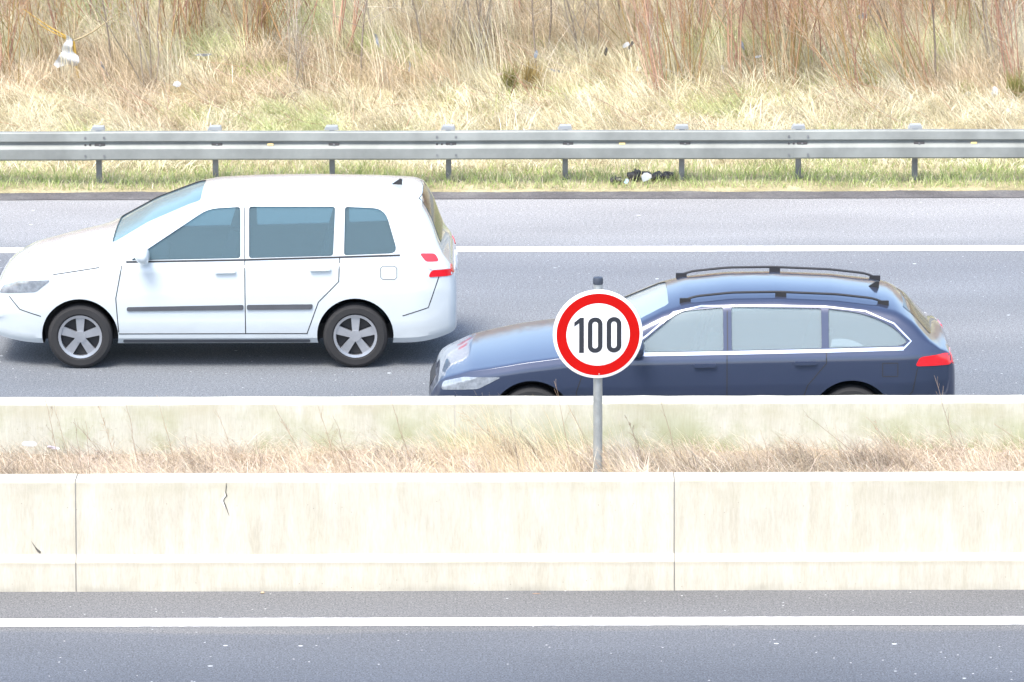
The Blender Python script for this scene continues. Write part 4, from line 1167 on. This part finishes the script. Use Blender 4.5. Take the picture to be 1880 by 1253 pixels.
# ------------------------------------------------------------ litter
def crumple(name, label, loc, pts, m, thick, seed, cat='plastic bag', amp=.02, rot=0, group=None):
    """film outline (x,z metres) crumpled in depth, with real thickness"""
    bm = subdiv_poly(pts, .03)
    rr = random.Random(seed); A = [(rr.uniform(8, 40), rr.uniform(8, 40), rr.uniform(0, 6)) for _ in range(6)]
    for v in bm.verts:
        x, z = v.co.x, v.co.y
        y = sum(math.sin(a*x+b*z+c) for a, b, c in A)*amp/2
        v.co = Vector((x + .006*math.sin(50*z), y, z))
    bmesh.ops.recalc_face_normals(bm, faces=bm.faces)
    r = bmesh.ops.extrude_face_region(bm, geom=bm.faces[:])
    for v in [e for e in r['geom'] if isinstance(e, bmesh.types.BMVert)]: v.co.y += thick + .015*math.sin(30*v.co.x+seed)
    o = from_bm(name, bm, m, None, True, 60); o.location = loc; o.rotation_euler = (0, 0, rot)
    return tag(o, label, cat, group)
def bank_pt(px, py, dz=.0):
    p = at_z(px, py, .3)
    for _ in range(8): p = at_z(px, py, float(bank_z(p.x, p.y))+dz)
    return p
k = 1/155.
bp = Vector(bt) + Vector((-.20, -.06, .22))
def bagpts(P, ox, oy): return [((x-ox)*k/6.27*1.0, (oy-y)*k/6.27) for x, y in P]
bag = bagpts([(350, 185), (400, 235), (418, 300), (400, 345), (395, 385), (440, 410), (484, 445), (486, 500), (465, 560), (420, 565), (385, 545), (300, 560), (225, 580), (185, 540), (195, 505), (250, 440), (280, 390), (278, 350), (330, 260)], 430, 400)
crumple('plastic_bag', 'large torn white plastic bag snagged on the young tree', bt + Vector((-.06, -.05, .42)), bag, M['film'], .03, 3, amp=.03)
# dark stake under the bag
def debris_stick(px, py, tx, ty, label, m, r, dy=0, name='wooden_stake', cat='stake'):
    b = bank_pt(px, py); t = at_y(tx, ty, b.y); n = 8; d = t-b
    bm = bmesh.new(); prev = None; rr = random.Random(px)
    for i in range(n+1):
        c = d*(i/n); rad = r*(1+.35*rr.uniform(-1, 1))*(.45 if i in (0, n) else 1)
        off = Vector((rr.uniform(-.5, .5)*r, rr.uniform(-.5, .5)*r, 0))
        ring = [bm.verts.new(c+off+Vector((rad*math.cos(a), rad*.7*math.sin(a), 0))) for a in [j*math.pi/4 for j in range(8)]]
        if prev:
            for j in range(8): bm.faces.new((prev[j], ring[j], ring[(j+1) % 8], prev[(j+1) % 8]))
        else: bm.faces.new(ring)
        prev = ring
    bm.faces.new(prev); o = from_bm(name, bm, m, None, True); o.location = b; tag(o, label, cat); return o
debris_stick(129, 160, 124, 118, 'short dark weathered stake below the snagged white bag', plain('stake_wood', (.20, .17, .14), .9, 0, 0, .4, 30), .022)
debris_stick(206, 152, 184, 113, 'grey tattered strip of plastic leaning left of the tangled bush', M['film_grey'], .018, 0, 'plastic_scrap', 'plastic scrap')
def scrap(px, py, w_, h_, label, m, seed, cat='plastic scrap', dz=.15, name='plastic_scrap', amp=.012, grp=None, ang=0):
    dz = min(dz, .38)
    p = bank_pt(px, py + 0, dz); rr = random.Random(seed); P_ = []
    for i in range(9):
        a = 2*math.pi*i/9; q = rr.uniform(.65, 1.1); x = w_/2*q*math.cos(a); z = h_/2*q*math.sin(a)
        P_.append((x*math.cos(ang)-z*math.sin(ang), x*math.sin(ang)+z*math.cos(ang)))
    crumple(name, label, p, P_, m, .008, seed, cat, amp, 0, grp)
gl = 'scraps of litter caught on the bank'
scrap(325, 155, .10, .08, 'white scrap of plastic at the foot of the left bushes', M['film'], 5, grp=gl, dz=.2)
scrap(372, 101, .22, .04, 'long pale grey scrap high in the left bushes', M['film_grey'], 6, grp=gl, dz=.3)
scrap(692, 74, .05, .22, 'narrow grey scrap beside the dark straight sapling', M['film_grey'], 8, grp=gl, dz=.4, ang=.3)
scrap(752, 125, .03, .22, 'thin grey scrap below the slender grey sapling', M['film_grey'], 9, grp=gl, dz=.2)
scrap(984, 100, .05, .13, 'blue-grey scrap left of the brown bush', M['film_grey'], 10, grp=gl, dz=.4)
scrap(1112, 95, .05, .13, 'small black and grey scrap left of the crumpled foil', M['rag'], 12, grp=gl, dz=.5)
scrap(1149, 84, .12, .07, 'crumpled silver-white foil caught on a twig, right of centre', M['film'], 13, grp=gl, dz=.5, ang=.6)
scrap(1158, 84, .05, .12, 'black scrap hanging beside the silver foil', M['rag'], 14, grp=gl, dz=.5, ang=-.4)
scrap(1362, 82, .04, .16, 'grey strip hanging among the orange stems', M['film_grey'], 15, grp=gl, dz=.5, ang=.4)
scrap(1393, 104, .13, .035, 'flat pale scrap left of the thickest willow clump', M['film'], 16, grp=gl, dz=.3, ang=.25)
scrap(1327, 128, .04, .16, 'blue-grey strip at the base of the red-brown wands', M['film_grey'], 17, grp=gl, dz=.2, ang=.4)
scrap(1024, 131, .30, .04, 'long grey scrap lying in the straw above the fifth post', M['film_grey'], 18, grp=gl, dz=.1, ang=-.2)
scrap(1776, 174, .10, .08, 'white crumpled scrap low on the right of the bank', M['film'], 19, grp=gl, dz=.1)
scrap(1826, 170, .09, .14, 'pale blue-white bag scrap near the right edge of the bank', M['film'], 20, grp=gl, dz=.15)
scrap(1585, 30, .16, .09, 'grey-blue bag remnant high above the right rail splice', M['film_grey'], 21, grp=gl, dz=.8)
scrap(1588, 112, .26, .05, 'dark grey branch-like scrap lying behind the leaning willow', M['rag'], 22, grp=gl, dz=.1)
scrap(919, 137, .10, .05, 'small pink-white wrapper left of the olive tussock', plain('pink_wrapper', (.75, .55, .58), .4), 23, grp=gl, dz=.12)
scrap(1172, 127, .07, .07, 'pale rounded scrap below the silver foil', M['film'], 24, grp=gl, dz=.12)
def heap(px, py, w_, h_, label, m, seed, name='rubber_debris', cat='debris', group=None):
    p = bank_pt(px, py); bm = bmesh.new(); rr = random.Random(seed)
    for i in range(9):
        x = rr.uniform(-.45, .45)*w_; s_ = Matrix.Diagonal((w_*rr.uniform(.10, .22), .06+.03*rr.random(), h_*rr.uniform(.25, .6)*(1-abs(x)/w_), 1))
        n0 = len(bm.verts)
        bmesh.ops.create_icosphere(bm, subdivisions=2, radius=1, matrix=Matrix.Translation((x, rr.uniform(-.05, .05), h_*.3)) @ Matrix.Rotation(rr.uniform(-.5, .5), 4, 'Y') @ s_)
        bm.verts.ensure_lookup_table()
        for v in bm.verts[n0:]: v.co += Vector((rr.uniform(-1, 1), rr.uniform(-1, 1), rr.uniform(-1, 1)))*.012
    o = from_bm(name, bm, m, None); o.location = p; tag(o, label, cat, group)
gd = 'dark debris lying in the verge under the rail'
heap(1172, 330, .22, .16, 'black shredded rubber lump beside crumpled grey film, behind the rail', M['rag'], 31, group=gd)
heap(1212, 327, .34, .10, 'long black rubber shred just left of the sixth rail post', M['rag'], 32, group=gd)
heap(1131, 333, .12, .07, 'smallest black rubber lump left of the shredded debris', M['rag'], 33, group=gd)
scrap(1187, 326, .13, .10, 'crumpled pale grey film between the black rubber shreds', M['film'], 34, dz=.08, amp=.02)
scrap(1150, 333, .05, .06, 'small pale blue scrap beside the rubber lump in the verge', M['film_blue'], 35, dz=.05)
def med_scrap(px, py, w_, h_, Y, label, m, seed):
    p = at_y(px, py, Y); rr = random.Random(seed)
    P_ = [(w_/2*rr.uniform(.7, 1.1)*math.cos(2*math.pi*i/10), h_/2*rr.uniform(.7, 1.1)*math.sin(2*math.pi*i/10)) for i in range(10)]
    crumple('plastic_scrap', label, p, P_, m, .02, seed, 'plastic scrap', .02)
med_scrap(55, 816, .14, .05, 43.6, 'crumpled white plastic lying on the median straw at the left', M['film'], 41)
med_scrap(97, 822, .13, .03, 43.6, 'flat faded lilac wrapper right of the white plastic in the median', plain('lilac_film', (.66, .62, .72), .5), 42)
# small things on the near shoulder
def pebble(px, py, s_, label, m, name, cat, elong=1.0):
    p = at_z(px, py, 0); bm = bmesh.new(); bmesh.ops.create_icosphere(bm, subdivisions=2, radius=1); rr = random.Random(px)
    for v in bm.verts: v.co = Vector((v.co.x*s_*elong, v.co.y*s_, v.co.z*s_*.6))*(1+.15*rr.uniform(-1, 1))
    o = from_bm(name, bm, m, None, True, 60); o.location = (p.x, p.y, s_*.5); tag(o, label, cat)
pebble(482, 1090, .014, 'small tan pebble on the near shoulder below the cracked barrier', plain('tan_stone', (.5, .36, .22), .9), 'pebble', 'stone', 1.2)
pebble(985, 1091, .006, 'thin brown twig lying on the near shoulder', plain('twig_brown', (.3, .2, .14), .9), 'twig', 'twig', 5.5)
